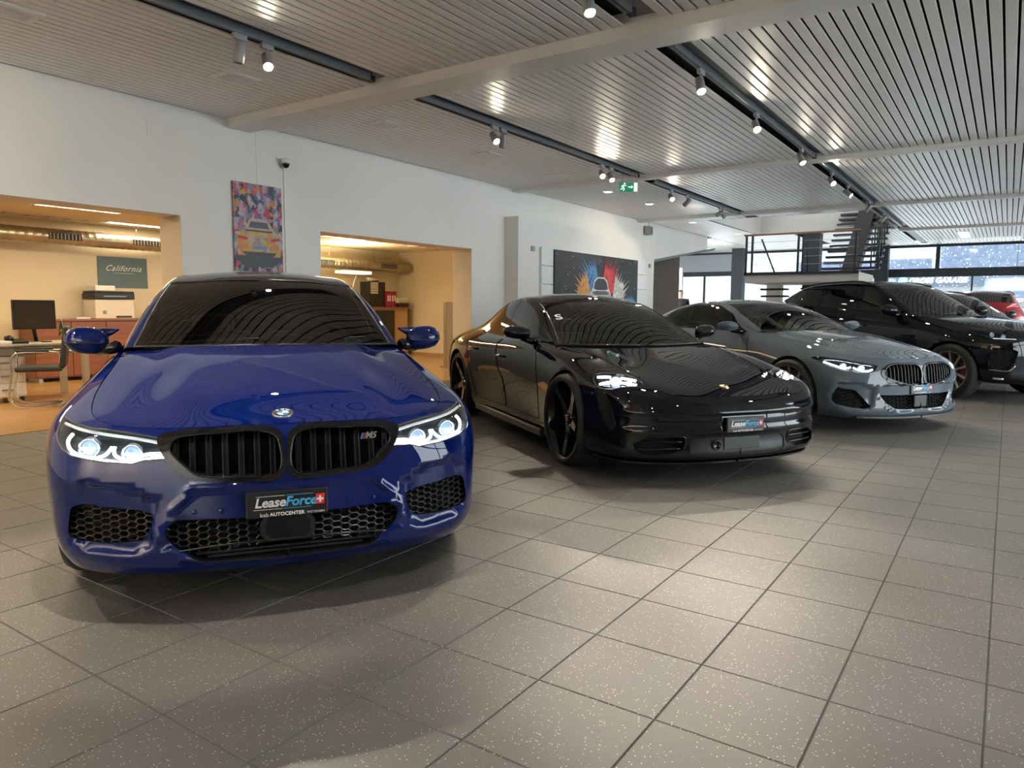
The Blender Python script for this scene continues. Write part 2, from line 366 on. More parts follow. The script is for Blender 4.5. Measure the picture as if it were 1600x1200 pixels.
MB().tube([(20.2, 5.62, 3.1), (20.2, 5.25, 2.2)], .022, 6).build('brace', M_grey, rl)
MB().tube([(20.2, 4.45, 3.1), (20.2, 4.42, 2.2)], .022, 6).build('brace', M_grey, rl)
# open stair from the landing up through the ceiling
M_st = mat('stair_steel', (.018, .018, .020), .5)
for k in range(11):
    x, z = 20.1+k*.215, 2.24+k*.16
    MB().bbox(x, x+.26, 2.72, 4.06, z, z+.055, .006).build('tread', M_st, st)
MB().prism([(20.0, 3.18, 2.17), (20.35, 3.18, 2.17), (22.5, 3.18, 3.75), (22.5, 3.18, 4.0), (22.2, 3.18, 3.95)], (0, .40, 0)).build('stringer', M_st, st)
for k in range(6):
    x, z = 20.2+k*.43, 2.30+k*.32
    MB().tube([(x, 2.76, z), (x, 2.76, z+.95)], .022, 6).build('baluster', M_st, st)
    MB().tube([(x+.2, 2.95, z), (x+.2, 2.95, z+.75)], .018, 6).build('baluster', M_st, st)
for dz in (.35, .65, .95): MB().tube([(20.1, 2.76, 2.24+dz), (22.5, 2.76, 4.03+dz)], .016, 6).build('rail', M_st, st)
for k in range(4):
    MB().bbox(20.7, 21.0, 5.05-k*.02, 5.75-k*.02, 1.75-k*.19, 1.80-k*.19, .006).build('tread', M_st, st)
# --- outdoors: forecourt, garage building with sign, falling snow
struct(MB().box(XF+.1, 80, -60, 60, -.15, -.05).box(XB-30, XF+.1, -60, YR-.12, -.15, -.05).build('ground_outside', mat('fresh_snow', (.70, .72, .74), .7, noise=(.3, .15))), 'snow covered forecourt outside')
bld = empty('garage_building', (44, 0, 0)); tag(bld, 'blue grey garage building across the forecourt with lit lettering', 'building')
M_clad = mat('blue_cladding', (.050, .070, .112), .7, noise=(5, .3)); M_pale = mat('pale_cladding', (.20, .225, .25), .7, noise=(2, .1))
MB().box(0, 12, -14, 26, 0, 7.5).build('wall', M_pale, bld)
for k in range(6): MB().box(-.12, 0, -.2-k*2.3+.03, -.2-(k-1)*2.3-.03+1.0 if k == 0 else -.2-(k-1)*2.3-.03, 2.9, 4.5).build('cladding_panel', M_clad, bld)
for k in range(3): MB().box(-.12, 0, 3.5+k*2.2, 5.65+k*2.2, 2.95, 3.9).build('cladding_panel', M_clad, bld)
for k in range(5): MB().box(-.12, 0, -6+k*2.0, -4.1+k*2.0, .3, 2.2).build('cladding_panel', M_clad, bld)
MB().box(-.10, 0, 4.2, 10.5, .1, 2.25).build('shop_window', mat('pale_window', (.35, .42, .46), .15), bld)
MB().box(-.30, -.12, 1.1, 5.05, 2.46, 3.0).build('fascia_sign', mat('sign_blue', (.02, .04, .065), .5), bld)
SG = mat('sign_white', (.9, .9, .9), .5, emit=(1, 1, 1), estr=.6)
RS = Matrix(((0, 0, -1, -.31), (-1, 0, 0, 3.15), (0, 1, 0, 2.76), (0, 0, 0, 1)))
text_obj('lettering', 'GROSS GARAGE', .36, SG, bld, RS, shear=.2, bold=.012, extrude=.01)
RS2 = Matrix(((0, 0, -1, -.31), (-1, 0, 0, 4.72), (0, 1, 0, 2.74), (0, 0, 0, 1)))
MB().lathe([(.24, 0), (.24, .02), (0, .02)], 24, RS2).build('logo_disc', mat('sign_cyan', (.05, .45, .75), .4, emit=(.1, .5, .8), estr=.6), bld)
text_obj('lettering', 'G', .34, SG, bld, RS2@Matrix.Translation((0, 0, .03)), shear=.2, bold=.01, extrude=.004)
rs = random.Random(3); mb = MB()
for k in range(1500):
    x = rs.uniform(XF+3, 43); y = rs.uniform(-4, 14)*(x/40); z = rs.uniform(2.1 if y < 4 and x < 39 else .5, 5.5); r = rs.uniform(.009, .022)
    mb.add([(x+r, y, z), (x-r, y, z), (x, y+r, z), (x, y-r, z), (x, y, z+r), (x, y, z-r)], [(0, 2, 4), (2, 1, 4), (1, 3, 4), (3, 0, 4), (2, 0, 5), (1, 2, 5), (3, 1, 5), (0, 3, 5)])
sn = mb.build('snow_flurry', mat('snow', (.9, .9, .92), .8), None, False); tag(sn, 'falling snowflakes outside the far windows', 'snow', kind='stuff')
# ================================================================ light tracks and spotlights
TR3 = -.32  # third track, unseen and added to carry fill spots
M_trk = mat('track_grey', (.16, .175, .19), .4, .3); M_head = mat('spot_body_grey', (.30, .30, .31), .45)
M_lit = mat('lit_lens', (1, .95, .85), .3, emit=(1., .88, .68), estr=350); M_unlit = mat('dark_lens', (.05, .05, .05), .1)
def track(x0, x1, y, lab):
    t = tag(MB().bbox(x0, x1, y-.022, y+.022, ZC-.028, ZC+.048, .004).build('light_track', M_trk), lab, 'light track', 'ceiling light tracks')
    for x in (x0, x1): MB().box(x-.03, x+.03, y-.026, y+.026, ZC-.034, ZC+.02).build('end_cap', M_blk, t)
    MB().box(x0+.04, x1-.04, y-.008, y+.008, ZC-.030, ZC-.027).build('conductor_slot', M_blk, t)
    return t
M_blk = mat('black_plastic', (.012, .012, .012), .45)
track(XB+.2, 5.24, TR1, 'grey ceiling light track above the blue saloon'); track(5.89, 11.35, TR1, 'grey ceiling light track ending at the exit sign'); track(11.97, 16.85, TR1, 'grey ceiling light track past the exit sign')
track(XB+.2, 5.15, TR2, 'grey ceiling light track running out of the top edge'); track(5.92, 11.3, TR2, 'grey ceiling light track in the middle bay'); track(11.6, 16.8, TR2, 'grey ceiling light track over the grey coupe'); track(17.1, 21.6, TR2, 'grey ceiling light track before the staircase'); track(XB+.2, 5.15, TR3, 'added unseen grey ceiling light track to the right of the viewer'); track(5.92, 16.8, TR3, 'added unseen grey ceiling light track along the window side')
def head(x, y, to, lit, label, w=0., ang=48, col=(1, .84, .62)):
    e = empty('track_spotlight', (x, y, ZC-.03)); tag(e, label, 'spotlight', 'track spotlights')
    MB().bbox(-.06, .06, -.02, .02, -.045, 0, .004).build('adapter', M_head, e)
    d = (Vector(to)-Vector((x, y, ZC-.17))).normalized()
    MB().tube([(0, 0, -.045), (0, 0, -.10)], .011, 8).build('stem', M_head, e)
    M = frame((0, 0, -.14), d)
    MB().lathe([(0, -.085), (.036, -.083), (.040, -.078), (.042, .080), (.038, .084), (.036, .070)], 20, M).build('barrel', M_head, e)
    MB().lathe([(.037, .072), (0, .072)], 20, M).build('lens', M_lit if lit else M_unlit, e)
    if lit:
        l = bpy.data.lights.new('spot_lamp', 'SPOT'); l.energy = w; l.spot_size = math.radians(ang); l.spot_blend = 1. if ang > 90 else .35; l.color = col; l.shadow_soft_size = .022
        o = bpy.data.objects.new('spot_lamp', l); COL.objects.link(o); o.parent = e; P = M@Vector((0, 0, .10)); o.location = P; o.rotation_euler = d.to_track_quat('-Z', 'Y').to_euler()
    return e
W = 145
for a in ((.6, TR1, (1.6, 3.1, .8), 1, 'lit track spotlight over the parquet edge'), (-1.2, TR1, (.6, 4.6, 0), 1, 'lit track spotlight behind the viewer on the left'), (.2, TR1, (.9, YW, 1.9), 3, 'added unseen fill spotlight washing the white wall beside the first opening'), (-2.4, TR1, (XB, TR1, 1.7), 2, 'added unseen fill spotlight behind the viewer near the white wall'), (-2.4, TR2, (XB, TR2, 1.7), 2, 'added unseen fill spotlight behind the viewer in the middle'), (-2.4, TR3, (XB, TR3, 1.7), 2, 'added unseen fill spotlight behind the viewer on the window side'), (3.78, TR1, (3.6, 5.8, 0), 0, 'dark track spotlight paired above the blue saloon'),  # the wall washers are added out of view to brighten walls and room
    (4.04, TR1, (2.7, 2.9, .3), 1, 'lit track spotlight paired above the blue saloon'), (7.28, TR1, (5.9, 2.6, .3), 1, 'lit track spotlight paired before the second opening'), (7.46, TR1, (8.2, 6.2, 0), 0, 'dark track spotlight paired before the second opening'),
    (10.07, TR1, (6.6, 2.4, 0), 1, 'bright track spotlight just before the exit sign'), (10.37, TR1, (8.2, 2.8, 0), 1, 'second bright track spotlight just before the exit sign'), (12.81, TR1, (9.2, 2.0, 0), 1, 'bright track spotlight just past the exit sign'),
    (13.6, TR1, (14, 7.4, 1.5), 0, 'dark track spotlight past the exit sign'), (15.50, TR1, (15, 7.4, 1.8), 1, 'track spotlight aimed at the splash painting'), (15.72, TR1, (16.3, 3.5, 0), 0, 'dark track spotlight next to the one lighting the painting'),
    (1.4, TR2, (1.9, 2.9, .5), 1, 'track spotlight over the blue bonnet'), (4.49, TR2, (3.4, 1.3, 0), 1, 'track spotlight at the top edge of the picture'), (6.63, TR2, (4.9, 1.2, 0), 1, 'lit track spotlight after the first big beam'), (8.40, TR2, (5.2, .6, 0), 1, 'starburst track spotlight in the middle of the ceiling'),
    (10.52, TR2, (8.8, .6, 0), 1, 'lit track spotlight at the second beam'), (12.57, TR2, (9.4, -.4, 0), 1, 'starburst track spotlight past the second beam'), *[(x, TR3, t, 1, l) for x, t, l in ((-1., (.6, .4, 0), 'added unseen fill spotlight on the window side behind the viewer'), (1.6, (2.0, 1.0, 0), 'added unseen fill spotlight on the window side beside the viewer'), (3.6, (3.4, .8, 0), 'added unseen fill spotlight on the window side by the blue saloon'), (6.6, (5.6, .6, .3), 'added unseen fill spotlight on the window side by the black coupe'), (9.0, (8.4, .0, .3), 'added unseen fill spotlight on the window side by the grey coupe'), (12.0, (12.0, -1.4, .3), 'added unseen fill spotlight on the window side by the black SUV'))],  # third-track spots are added out of view as fill for the room
    (13.98, TR2, (13.2, -1.5, 0), 1, 'small track spotlight over the black SUV'),
    (16.24, TR2, (16, 5, 0), 0, 'dark track spotlight at the third beam'), (18.32, TR2, (18, 5, 0), 0, 'dark track spotlight in front of the stairs'), (19.08, TR2, (19, 0, 0), 0, 'last dark track spotlight before the stairs')):
    head(*a, w=600 if a[3] == 2 else 30 if a[0] == 15.5 else W if a[1] != TR3 else 70, ang=120 if a[3] > 1 else 85 if a[0] == 15.5 else 48, col=(1, .87, .70) if a[1] != TR3 else (.95, .97, 1))
# recessed lights, vents
for k, (x, y, lab) in enumerate(((12.61, 6.4, 'small recessed downlight by the exit sign'), (14.51, 6.39, 'small recessed downlight above the splash painting'), (18.15, 6.8, 'small recessed downlight near the passage'), (21.6, 6.7, 'small recessed downlight by the mezzanine'))):
    e = empty('ceiling_downlight', (x, y, ZC)); tag(e, lab, 'downlight', 'recessed downlights')
    MB().lathe([(.11, .0), (.11, -.008), (.085, -.008), (.08, -.002)], 20).build('bezel', M_white, e); MB().lathe([(.078, -.004), (0, -.004)], 20).build('diffuser', mat('downlight_glow', (1, 1, .95), .5, emit=(1, .97, .9), estr=9), e)
for k, (x, y, lab) in enumerate(((2.59, 6.33, 'ceiling air vent at the picture edge'), (4.51, 6.3, 'ceiling air vent next to the spotlight pair'), (6.62, 6.34, 'ceiling air vent above the portrait artwork'), (8.69, 6.33, 'ceiling air vent above the second opening'), (10.67, 6.40, 'ceiling air vent before the exit sign'))):
    e = empty('air_vent', (x, y, ZC)); tag(e, lab, 'vent', 'ceiling air vents')
    MB().box(-.19, .19, -.15, -.10, -.014, .0).box(-.19, .19, .10, .15, -.014, .0).box(-.19, -.14, -.10, .10, -.014, .0).box(.14, .19, -.10, .10, -.014, .0).build('frame', M_slat, e)
    MB().box(-.14, .14, -.10, .10, -.005, -.001).build('backing', M_blk, e)
    for i in range(5): MB().box(-.14, .14, -.084+i*.038, -.064+i*.038, -.012, -.005, None).build('slat', M_slat, e)
for x, y, lab in ((23.7, 8.1, 'long fluorescent light in the lobby ceiling'), (25.0, 1.2, 'panel light in the far ceiling'), (25.3, -.9, 'panel light at the far ceiling edge')):
    e = empty('ceiling_light_panel', (x, y, ZC)); tag(e, lab, 'ceiling light', 'far ceiling lights')
    MB().box(-.9, .9, -.16, .16, -.012, 0).build('frame', M_white, e); MB().box(-.85, .85, -.12, .12, -.016, -.012).build('diffuser', mat('panel_glow', (1, 1, 1), .5, emit=(.95, .98, 1), estr=5), e)
# exit sign
e = empty('exit_sign', (10.9, TR1-.05, 3.16)); e.rotation_euler = (0, 0, 0)
tag(e, 'green illuminated exit sign with running figure hanging from the track', 'exit sign')
e.rotation_euler = (0, 0, math.radians(-62)); S = .30
G_ = mat('exit_green', (.01, .17, .09), .4, emit=(.01, .30, .15), estr=.25); Wt = mat('exit_white', (.8, .85, .8), .4, emit=(.8, .9, .85), estr=.5)
MB().bbox(-S/2, S/2, -.018, .018, -.085, .075, .006).build('housing', M_white, e)
MB().box(-S/2+.006, S/2-.006, -.021, -.018, -.078, .068).build('sign_face', G_, e)
MB().box(S/2-.065, S/2-.012, -.0235, -.021, -.072, .062).build('door_symbol', Wt, e)
Rf = Matrix(((1, 0, 0, 0), (0, 0, -1, -.0215), (0, 1, 0, 0), (0, 0, 0, 1)))
mb = MB()
for a in ([(-.01, .006), (.045, .006), (.045, .026), (.075, -.002), (.045, -.03), (.045, -.010), (-.01, -.010)],): mb.prism([Rf@Vector((x, y, 0)) for x, y in a], (0, -.002, 0))
mb.build('arrow', Wt, e)
mb = MB()
for a, r in (([(-.075, .032), (-.085, .0)], .012), ([(-.085, 0), (-.065, -.03), (-.085, -.06)], .009), ([(-.085, 0), (-.105, -.03), (-.128, -.038)], .009), ([(-.076, .028), (-.045, .018), (-.035, .03)], .006), ([(-.078, .028), (-.105, .022), (-.115, .0)], .006)):
    mb.tube([Rf@Vector((x, y, 0)) for x, y in a], r, 6)
mb.lathe([(.014, 0), (.014, .003), (0, .003)], 14, Matrix.Translation(Rf@Vector((-.062, .052, 0)))@Matrix.Rotation(PI/2, 4, 'X')); mb.build('running_figure', Wt, e)
for x in (-.10, .13): MB().tube([(x, 0, .075), (x, 0, .26)], .006, 6).build('hanger', M_steel, e)
# ---------------------------------------------------------------- smooth panel surfaces (natural cubic tensor splines)
def spl_w(k, t):
    k = np.asarray(k, float); t = np.asarray(t, float); n = len(k)
    h = np.diff(k); A = np.eye(n); B = np.zeros((n, n))
    for i in range(1, n-1):
        A[i, i-1] = h[i-1]; A[i, i] = 2*(h[i-1]+h[i]); A[i, i+1] = h[i]
        B[i, i-1] = 6/h[i-1]; B[i, i] = -6/h[i-1]-6/h[i]; B[i, i+1] = 6/h[i]
    M = np.linalg.solve(A, B)
    i = np.clip(np.searchsorted(k, t)-1, 0, n-2); hi = h[i]
    a = (k[i+1]-t)/hi; b = 1-a
    W = np.zeros((len(t), n)); r = np.arange(len(t))
    np.add.at(W, (r, i), a); np.add.at(W, (r, i+1), b)
    ins = (t >= k[0]) & (t <= k[-1])
    ca = np.where(ins, (a**3-a)*hi*hi/6, 0); cb = np.where(ins, (b**3-b)*hi*hi/6, 0)
    return W + ca[:, None]*M[i] + cb[:, None]*M[i+1]

class Surf:
    """grid P[row][station] of points, mirrored about y=0 along stations when sym"""
    def __init__(s, P, sym=True, disp=None, uk=None, vk=None):
        P = np.asarray(P, float)
        if uk is None:
            uk = np.concatenate([[0], np.cumsum(np.linalg.norm(np.diff(P, axis=1), axis=2).mean(0))])
        if vk is None:
            vk = np.concatenate([[0], np.cumsum(np.maximum(np.linalg.norm(np.diff(P, axis=0), axis=2).mean(1), .02))])
        s.U = uk[-1]; s.V = vk[-1]; s.vk = vk; s.su = uk
        if sym:
            Q = P[:, 1:][:, ::-1]*np.array([1, -1, 1]); P = np.concatenate([Q, P], 1)
            uk = np.concatenate([-uk[1:][::-1], uk])
        s.P = P; s.uk = uk; s.disp = disp; s.sg = 1.
    def raw(s, u, v):
        return np.einsum('pi,pj,ijk->pk', spl_w(s.vk, v), spl_w(s.uk, u), s.P, optimize=True)
    def rawn(s, u, v, h=2e-3):
        a = s.raw(u+h, v)-s.raw(u-h, v); b = s.raw(u, v+h)-s.raw(u, v-h)
        n = np.cross(a, b)*s.sg; return n/np.maximum(np.linalg.norm(n, axis=1), 1e-12)[:, None]
    def pos(s, u, v):
        u = np.asarray(u, float); v = np.asarray(v, float)
        p = s.raw(u, v)
        if s.disp is not None:
            p = p + s.disp(p, s.rawn(u, v))
        return p
    def nrm(s, u, v, h=1.5e-3):
        u = np.asarray(u, float); v = np.asarray(v, float)
        a = s.pos(u+h, v)-s.pos(u-h, v); b = s.pos(u, v+h)-s.pos(u, v-h)
        n = np.cross(a, b)*s.sg; return n/np.maximum(np.linalg.norm(n, axis=1), 1e-12)[:, None]
    def table(s, u0=None, u1=None):
        gu = np.linspace(s.uk[0] if u0 is None else u0, s.U if u1 is None else u1, 260); gv = np.linspace(0, s.V, 50)
        U, V = [a.ravel() for a in np.meshgrid(gu, gv)]
        return U, V, s.raw(U, V)
    def locate(s, pts, u0=None, u1=None, it=8):
        pts = np.asarray(pts, float); U, V, T = s.table(u0, u1)
        i = np.array([np.argmin(((T-p)**2).sum(1)) for p in pts]); u = U[i].copy(); v = V[i].copy(); h = 1e-3
        for _ in range(it):
            q = s.raw(u, v); a = (s.raw(u+h, v)-q)/h; b = (s.raw(u, v+h)-q)/h; d = pts-q
            aa = (a*a).sum(1); bb = (b*b).sum(1); ab = (a*b).sum(1); da = (d*a).sum(1); db = (d*b).sum(1)
            D = np.maximum(aa*bb-ab*ab, 1e-9)
            u = u+np.clip((bb*da-ab*db)/D, -.05, .05); v = np.clip(v+np.clip((aa*db-ab*da)/D, -.05, .05), 0, s.V)
        return np.stack([u, v], 1)

def locate_proj(S, pts, ax, u0=0., u1=None, it=10, keep=None):
    """uv of surface points whose coordinates ax match pts"""
    pts = np.asarray(pts, float); U, V, T = S.table(u0, u1)
    if keep is not None: k = keep(T); U, V, T = U[k], V[k], T[k]
    T = T[:, ax]; i = np.array([np.argmin(((T-p)**2).sum(1)) for p in pts]); u = U[i].copy(); v = V[i].copy(); h = 1e-3
    for _ in range(it):
        q = S.raw(u, v)[:, ax]; a = (S.raw(u+h, v)[:, ax]-q)/h; b = (S.raw(u, v+h)[:, ax]-q)/h; d = pts-q
        D = a[:, 0]*b[:, 1]-a[:, 1]*b[:, 0]; D = np.where(np.abs(D) < 1e-4, 1e-4, D)
        u = u+np.clip((d[:, 0]*b[:, 1]-d[:, 1]*b[:, 0])/D, -.04, .04); v = np.clip(v+np.clip((a[:, 0]*d[:, 1]-a[:, 1]*d[:, 0])/D, -.04, .04), 0, S.V)
    return np.stack([u, v], 1)

def dense(poly, step=.012, closed=True):
    poly = np.asarray(poly, float); out = []
    n = len(poly)
    for i in range(n if closed else n-1):
        a, b = poly[i], poly[(i+1) % n]; m = max(1, int(math.ceil(np.linalg.norm(b-a)/step)))
        for k in range(m): out.append(a+(b-a)*k/m)
    if not closed: out.append(poly[-1])
    return np.array(out)

def rounded(poly, r=.02, n=4, closed=True):
    """round the corners of a polyline (any dimension)"""
    poly = np.asarray(poly, float); N = len(poly); out = []
    for i in range(N):
        if not closed and i in (0, N-1): out.append(poly[i]); continue
        a, b, c = poly[i-1], poly[i], poly[(i+1) % N]
        la, lc = np.linalg.norm(a-b), np.linalg.norm(c-b); ra = min(r, la*.45, lc*.45)
        p, q = b+(a-b)/la*ra, b+(c-b)/lc*ra
        for k in range(n+1):
            t = k/n; out.append((1-t)**2*p+2*t*(1-t)*b+t*t*q)
    return np.array(out)

def smooth_curve(pts, m=8, closed=False):
    """natural spline through points, m samples per span"""
    pts = np.asarray(pts, float)
    if closed: e = np.concatenate([pts[-3:], pts, pts[:4]])
    else: e = pts
    k = np.concatenate([[0], np.cumsum(np.maximum(np.linalg.norm(np.diff(e, axis=0), axis=1), 1e-6))])
    if closed: t = np.concatenate([np.linspace(k[i], k[i+1], m, endpoint=False) for i in range(3, 3+len(pts))])
    else: t = np.concatenate([np.linspace(k[i], k[i+1], m, endpoint=False) for i in range(len(e)-1)]+[[k[-1]]])
    return spl_w(k, t)@e

def inpoly(p, poly):
    x, y = p[:, 0], p[:, 1]; c = np.zeros(len(p), bool); n = len(poly)
    for i in range(n):
        x0, y0 = poly[i]; x1, y1 = poly[i-1]
        if y0 == y1: continue
        m = ((y0 > y) != (y1 > y)) & (x < (x1-x0)*(y-y0)/(y1-y0)+x0); c ^= m
    return c

def sdist(p, poly):
    """signed distance to a closed polygon, positive inside"""
    d = np.full(len(p), 9.)
    for i in range(len(poly)):
        a = np.asarray(poly[i-1]); b = np.asarray(poly[i]); e = b-a; L = max(e@e, 1e-12)
        t = np.clip(((p-a)@e)/L, 0, 1); d = np.minimum(d, np.linalg.norm(p-a-t[:, None]*e, axis=1))
    return np.where(inpoly(p, poly), d, -d)

def sstep(x):
    x = np.clip(x, 0, 1); return x*x*(3-2*x)
# ================================================================ car building kit
def mesh_n(name, V, F, N, m, parent):
    """mesh with given vertex normals (flips faces to agree with them)"""
    V = np.asarray(V, float); F = np.asarray(F, int); N = np.asarray(N, float)
    if len(F) == 0: return None
    fn = np.cross(V[F[:, 1]]-V[F[:, 0]], V[F[:, 2]]-V[F[:, 0]]); A = np.linalg.norm(fn, axis=1)
    F = F[A > 1e-9]; fn = fn[A > 1e-9]
    fl = (fn*N[F].mean(1)).sum(1) < 0; F[fl] = F[fl][:, ::-1]
    me = bpy.data.meshes.new(name); me.from_pydata(V.tolist(), [], F.tolist()); me.polygons.foreach_set('use_smooth', [True]*len(F))
    me.update(); me.normals_split_custom_set_from_vertices(N.tolist())
    return link(name, me, parent, m)

def mirror_arr(V, F, N):
    s = np.array([1, -1, 1]); return V*s, F[:, ::-1], N*s
def join_arr(parts):
    Vs, Fs, Ns = [], [], []; b = 0
    for V, F, N in parts: Vs.append(V); Fs.append(F+b); Ns.append(N); b += len(V)
    return np.concatenate(Vs), np.concatenate(Fs), np.concatenate(Ns)

class Cut:
    """splits a surface along closed outlines given in (u,v); region 0 is what is left"""
    def __init__(s, S, gu, gv, loops, flip=1.):
        s.S = S; s.flip = flip
        U, V = np.meshgrid(gu, gv); pts = np.stack([U.ravel(), V.ravel()], 1)
        edges = []; names = [n for n, _ in loops]
        keep = np.ones(len(pts), bool); L = []
        lo = np.array([gu[0], gv[0]]); hi = np.array([gu[-1], gv[-1]])
        for n, lp in loops:
            lp = np.clip(np.asarray(lp, float), lo, hi); lp = lp[np.concatenate([[True], np.linalg.norm(np.diff(lp, axis=0), axis=1) > 5e-4])]
            if np.linalg.norm(lp[0]-lp[-1]) < 5e-4: lp = lp[:-1]
            L.append(lp)
            for q in lp:
                d = np.abs(pts-q).max(1); inner = (pts[:, 0] > lo[0]+1e-9) & (pts[:, 0] < hi[0]-1e-9) & (pts[:, 1] > lo[1]+1e-9) & (pts[:, 1] < hi[1]-1e-9)
                keep &= ~((d < .006) & inner)
        pts = pts[keep]; allp = [pts]; base = len(pts)
        for lp in L:
            k = len(lp); edges += [(base+i, base+(i+1) % k) for i in range(k)]; allp.append(lp); base += k
        allp = np.concatenate(allp)
        vo, _, fo, *_r2 = delaunay_2d_cdt([Vector(p) for p in allp], edges, [], 0, 1e-6)
        s.uv = np.array([tuple(v) for v in vo]); s.F = np.array([tuple(f) for f in fo], int)
        c = s.uv[s.F].mean(1); reg = np.zeros(len(s.F), int)
        for i in range(len(L)-1, -1, -1): reg[inpoly(c, L[i])] = i+1
        s.reg = reg; s.names = names; s.L = dict(zip(names, L))
        s.pos = S.pos(s.uv[:, 0], s.uv[:, 1]); s.nrm = S.nrm(s.uv[:, 0], s.uv[:, 1])*flip
    def part(s, name, off=None):
        """vertices, faces, normals of a region; off = constant vector or a depth along the inward normal"""
        r = 0 if name is None else s.names.index(name)+1
        F = s.F[s.reg == r]; idx, inv = np.unique(F, return_inverse=True); V = s.pos[idx].copy(); N = s.nrm[idx]
        if off is not None: V = V-N*off if np.isscalar(off) else V+np.asarray(off)
        return V, inv.reshape(-1, 3), N
    def rim(s, name, off, m=None):
        """side walls from the outline inwards"""
        lp = s.L[name]; P = s.S.pos(lp[:, 0], lp[:, 1]); N = s.S.nrm(lp[:, 0], lp[:, 1])*s.flip; k = len(P)
        Q = P-N*off if np.isscalar(off) else P+np.asarray(off)
        V = np.concatenate([P, P, Q, Q]); F = []; nn = []
        V = []; Nn = []
        ar = .5*np.sum(P[:, 1]*np.roll(P[:, 2], -1)-np.roll(P[:, 1], -1)*P[:, 2])
        for i in range(k):
            j = (i+1) % k; b = len(V); V += [P[i], P[j], Q[j], Q[i]]
            n = np.cross(P[j]-P[i], Q[i]-P[i]); n /= max(np.linalg.norm(n), 1e-9)
            c = P.mean(0)+(Q[i]-P[i])*.5 - (P[i]+Q[i])/2
            if n@c < 0: n = -n
            Nn += [n]*4; F += [(b, b+1, b+2), (b, b+2, b+3)]
        return np.array(V), np.array(F), np.array(Nn)

def both(arr): return join_arr([arr, mirror_arr(*arr)])
def strip_loop(S, pts3, w, u0=None, u1=None):
    """thin closed outline (uv) along a 3-D polyline lying on S"""
    uv = S.locate(dense(pts3, .03, False), u0, u1); P = S.raw(uv[:, 0], uv[:, 1]); N = S.rawn(uv[:, 0], uv[:, 1])
    T = np.gradient(P, axis=0); sd = np.cross(N, T); sd /= np.maximum(np.linalg.norm(sd, axis=1), 1e-9)[:, None]
    a = S.locate(P+sd*w/2, u0, u1); b = S.locate(P-sd*w/2, u0, u1)
    return np.concatenate([a, b[::-1]])

def coons(c_u0, c_u1, c_v0, c_v1, nu, nv):
    """patch between curves: c_v0(t),c_v1(t) run along u at v=0/1; c_u0(t),c_u1(t) run along v at u=0/1 (arrays resampled)"""
    def rs(c, n):
        c = np.asarray(c, float); k = np.concatenate([[0], np.cumsum(np.linalg.norm(np.diff(c, axis=0), axis=1))]); k /= k[-1]
        t = np.linspace(0, 1, n); return np.stack([np.interp(t, k, c[:, i]) for i in range(3)], 1)
    A0, A1, B0, B1 = rs(c_v0, nu), rs(c_v1, nu), rs(c_u0, nv), rs(c_u1, nv)
    u = np.linspace(0, 1, nu)[None, :, None]; v = np.linspace(0, 1, nv)[:, None, None]
    return (1-v)*A0[None]+v*A1[None]+(1-u)*B0[:, None]+u*B1[:, None]-((1-u)*(1-v)*A0[0]+u*(1-v)*A0[-1]+(1-u)*v*A1[0]+u*v*A1[-1])

M_glass_car = glass_mat('car_glass_tinted', (.62, .64, .62), 1., 0., 1.8)
M_glass_dark = glass_mat('car_glass_privacy', (.05, .05, .05), 1., 0., 1.62)
M_glass_clear = glass_mat('lamp_lens', (.90, .93, .95), 1., 0., 1.38)
M_blk_gloss = mat('gloss_black', (.005, .005, .006), .5, coat=1., spec=0.)
M_blk_trim = mat('black_trim', (.010, .010, .011), .38)
M_blk_mesh = mat('grille_mesh_black', (.010, .010, .011), .30)
M_blk_bar = mat('grille_bar_black', (.005, .005, .006), .35, spec=.25)
M_rub = mat('tyre_rubber', (.014, .014, .014), .75, bump=(90, .1))
M_chrome = mat('chrome', (.75, .76, .78), .08, 1.)
M_gap = mat('panel_gap', (.003, .003, .003), .9)
M_seat = mat('seat_leather', (.045, .020, .012), .5)
M_cabin = mat('cabin_black', (.012, .012, .013), .6)
M_drl = mat('running_light', (.9, .95, 1), .3, emit=(.88, .95, 1.), estr=5)
M_drl_soft = mat('running_light_soft', (.9, .95, 1), .3, emit=(.88, .95, 1.), estr=3)
M_lamp_in = mat('lamp_reflector', (.55, .58, .62), .22, .9)
M_lamp_dk = mat('lamp_housing', (.05, .055, .06), .25, .3)
M_redcal = mat('red_caliper', (.35, .01, .012), .35)
M_disc = mat('brake_disc', (.22, .21, .20), .35, 1.)

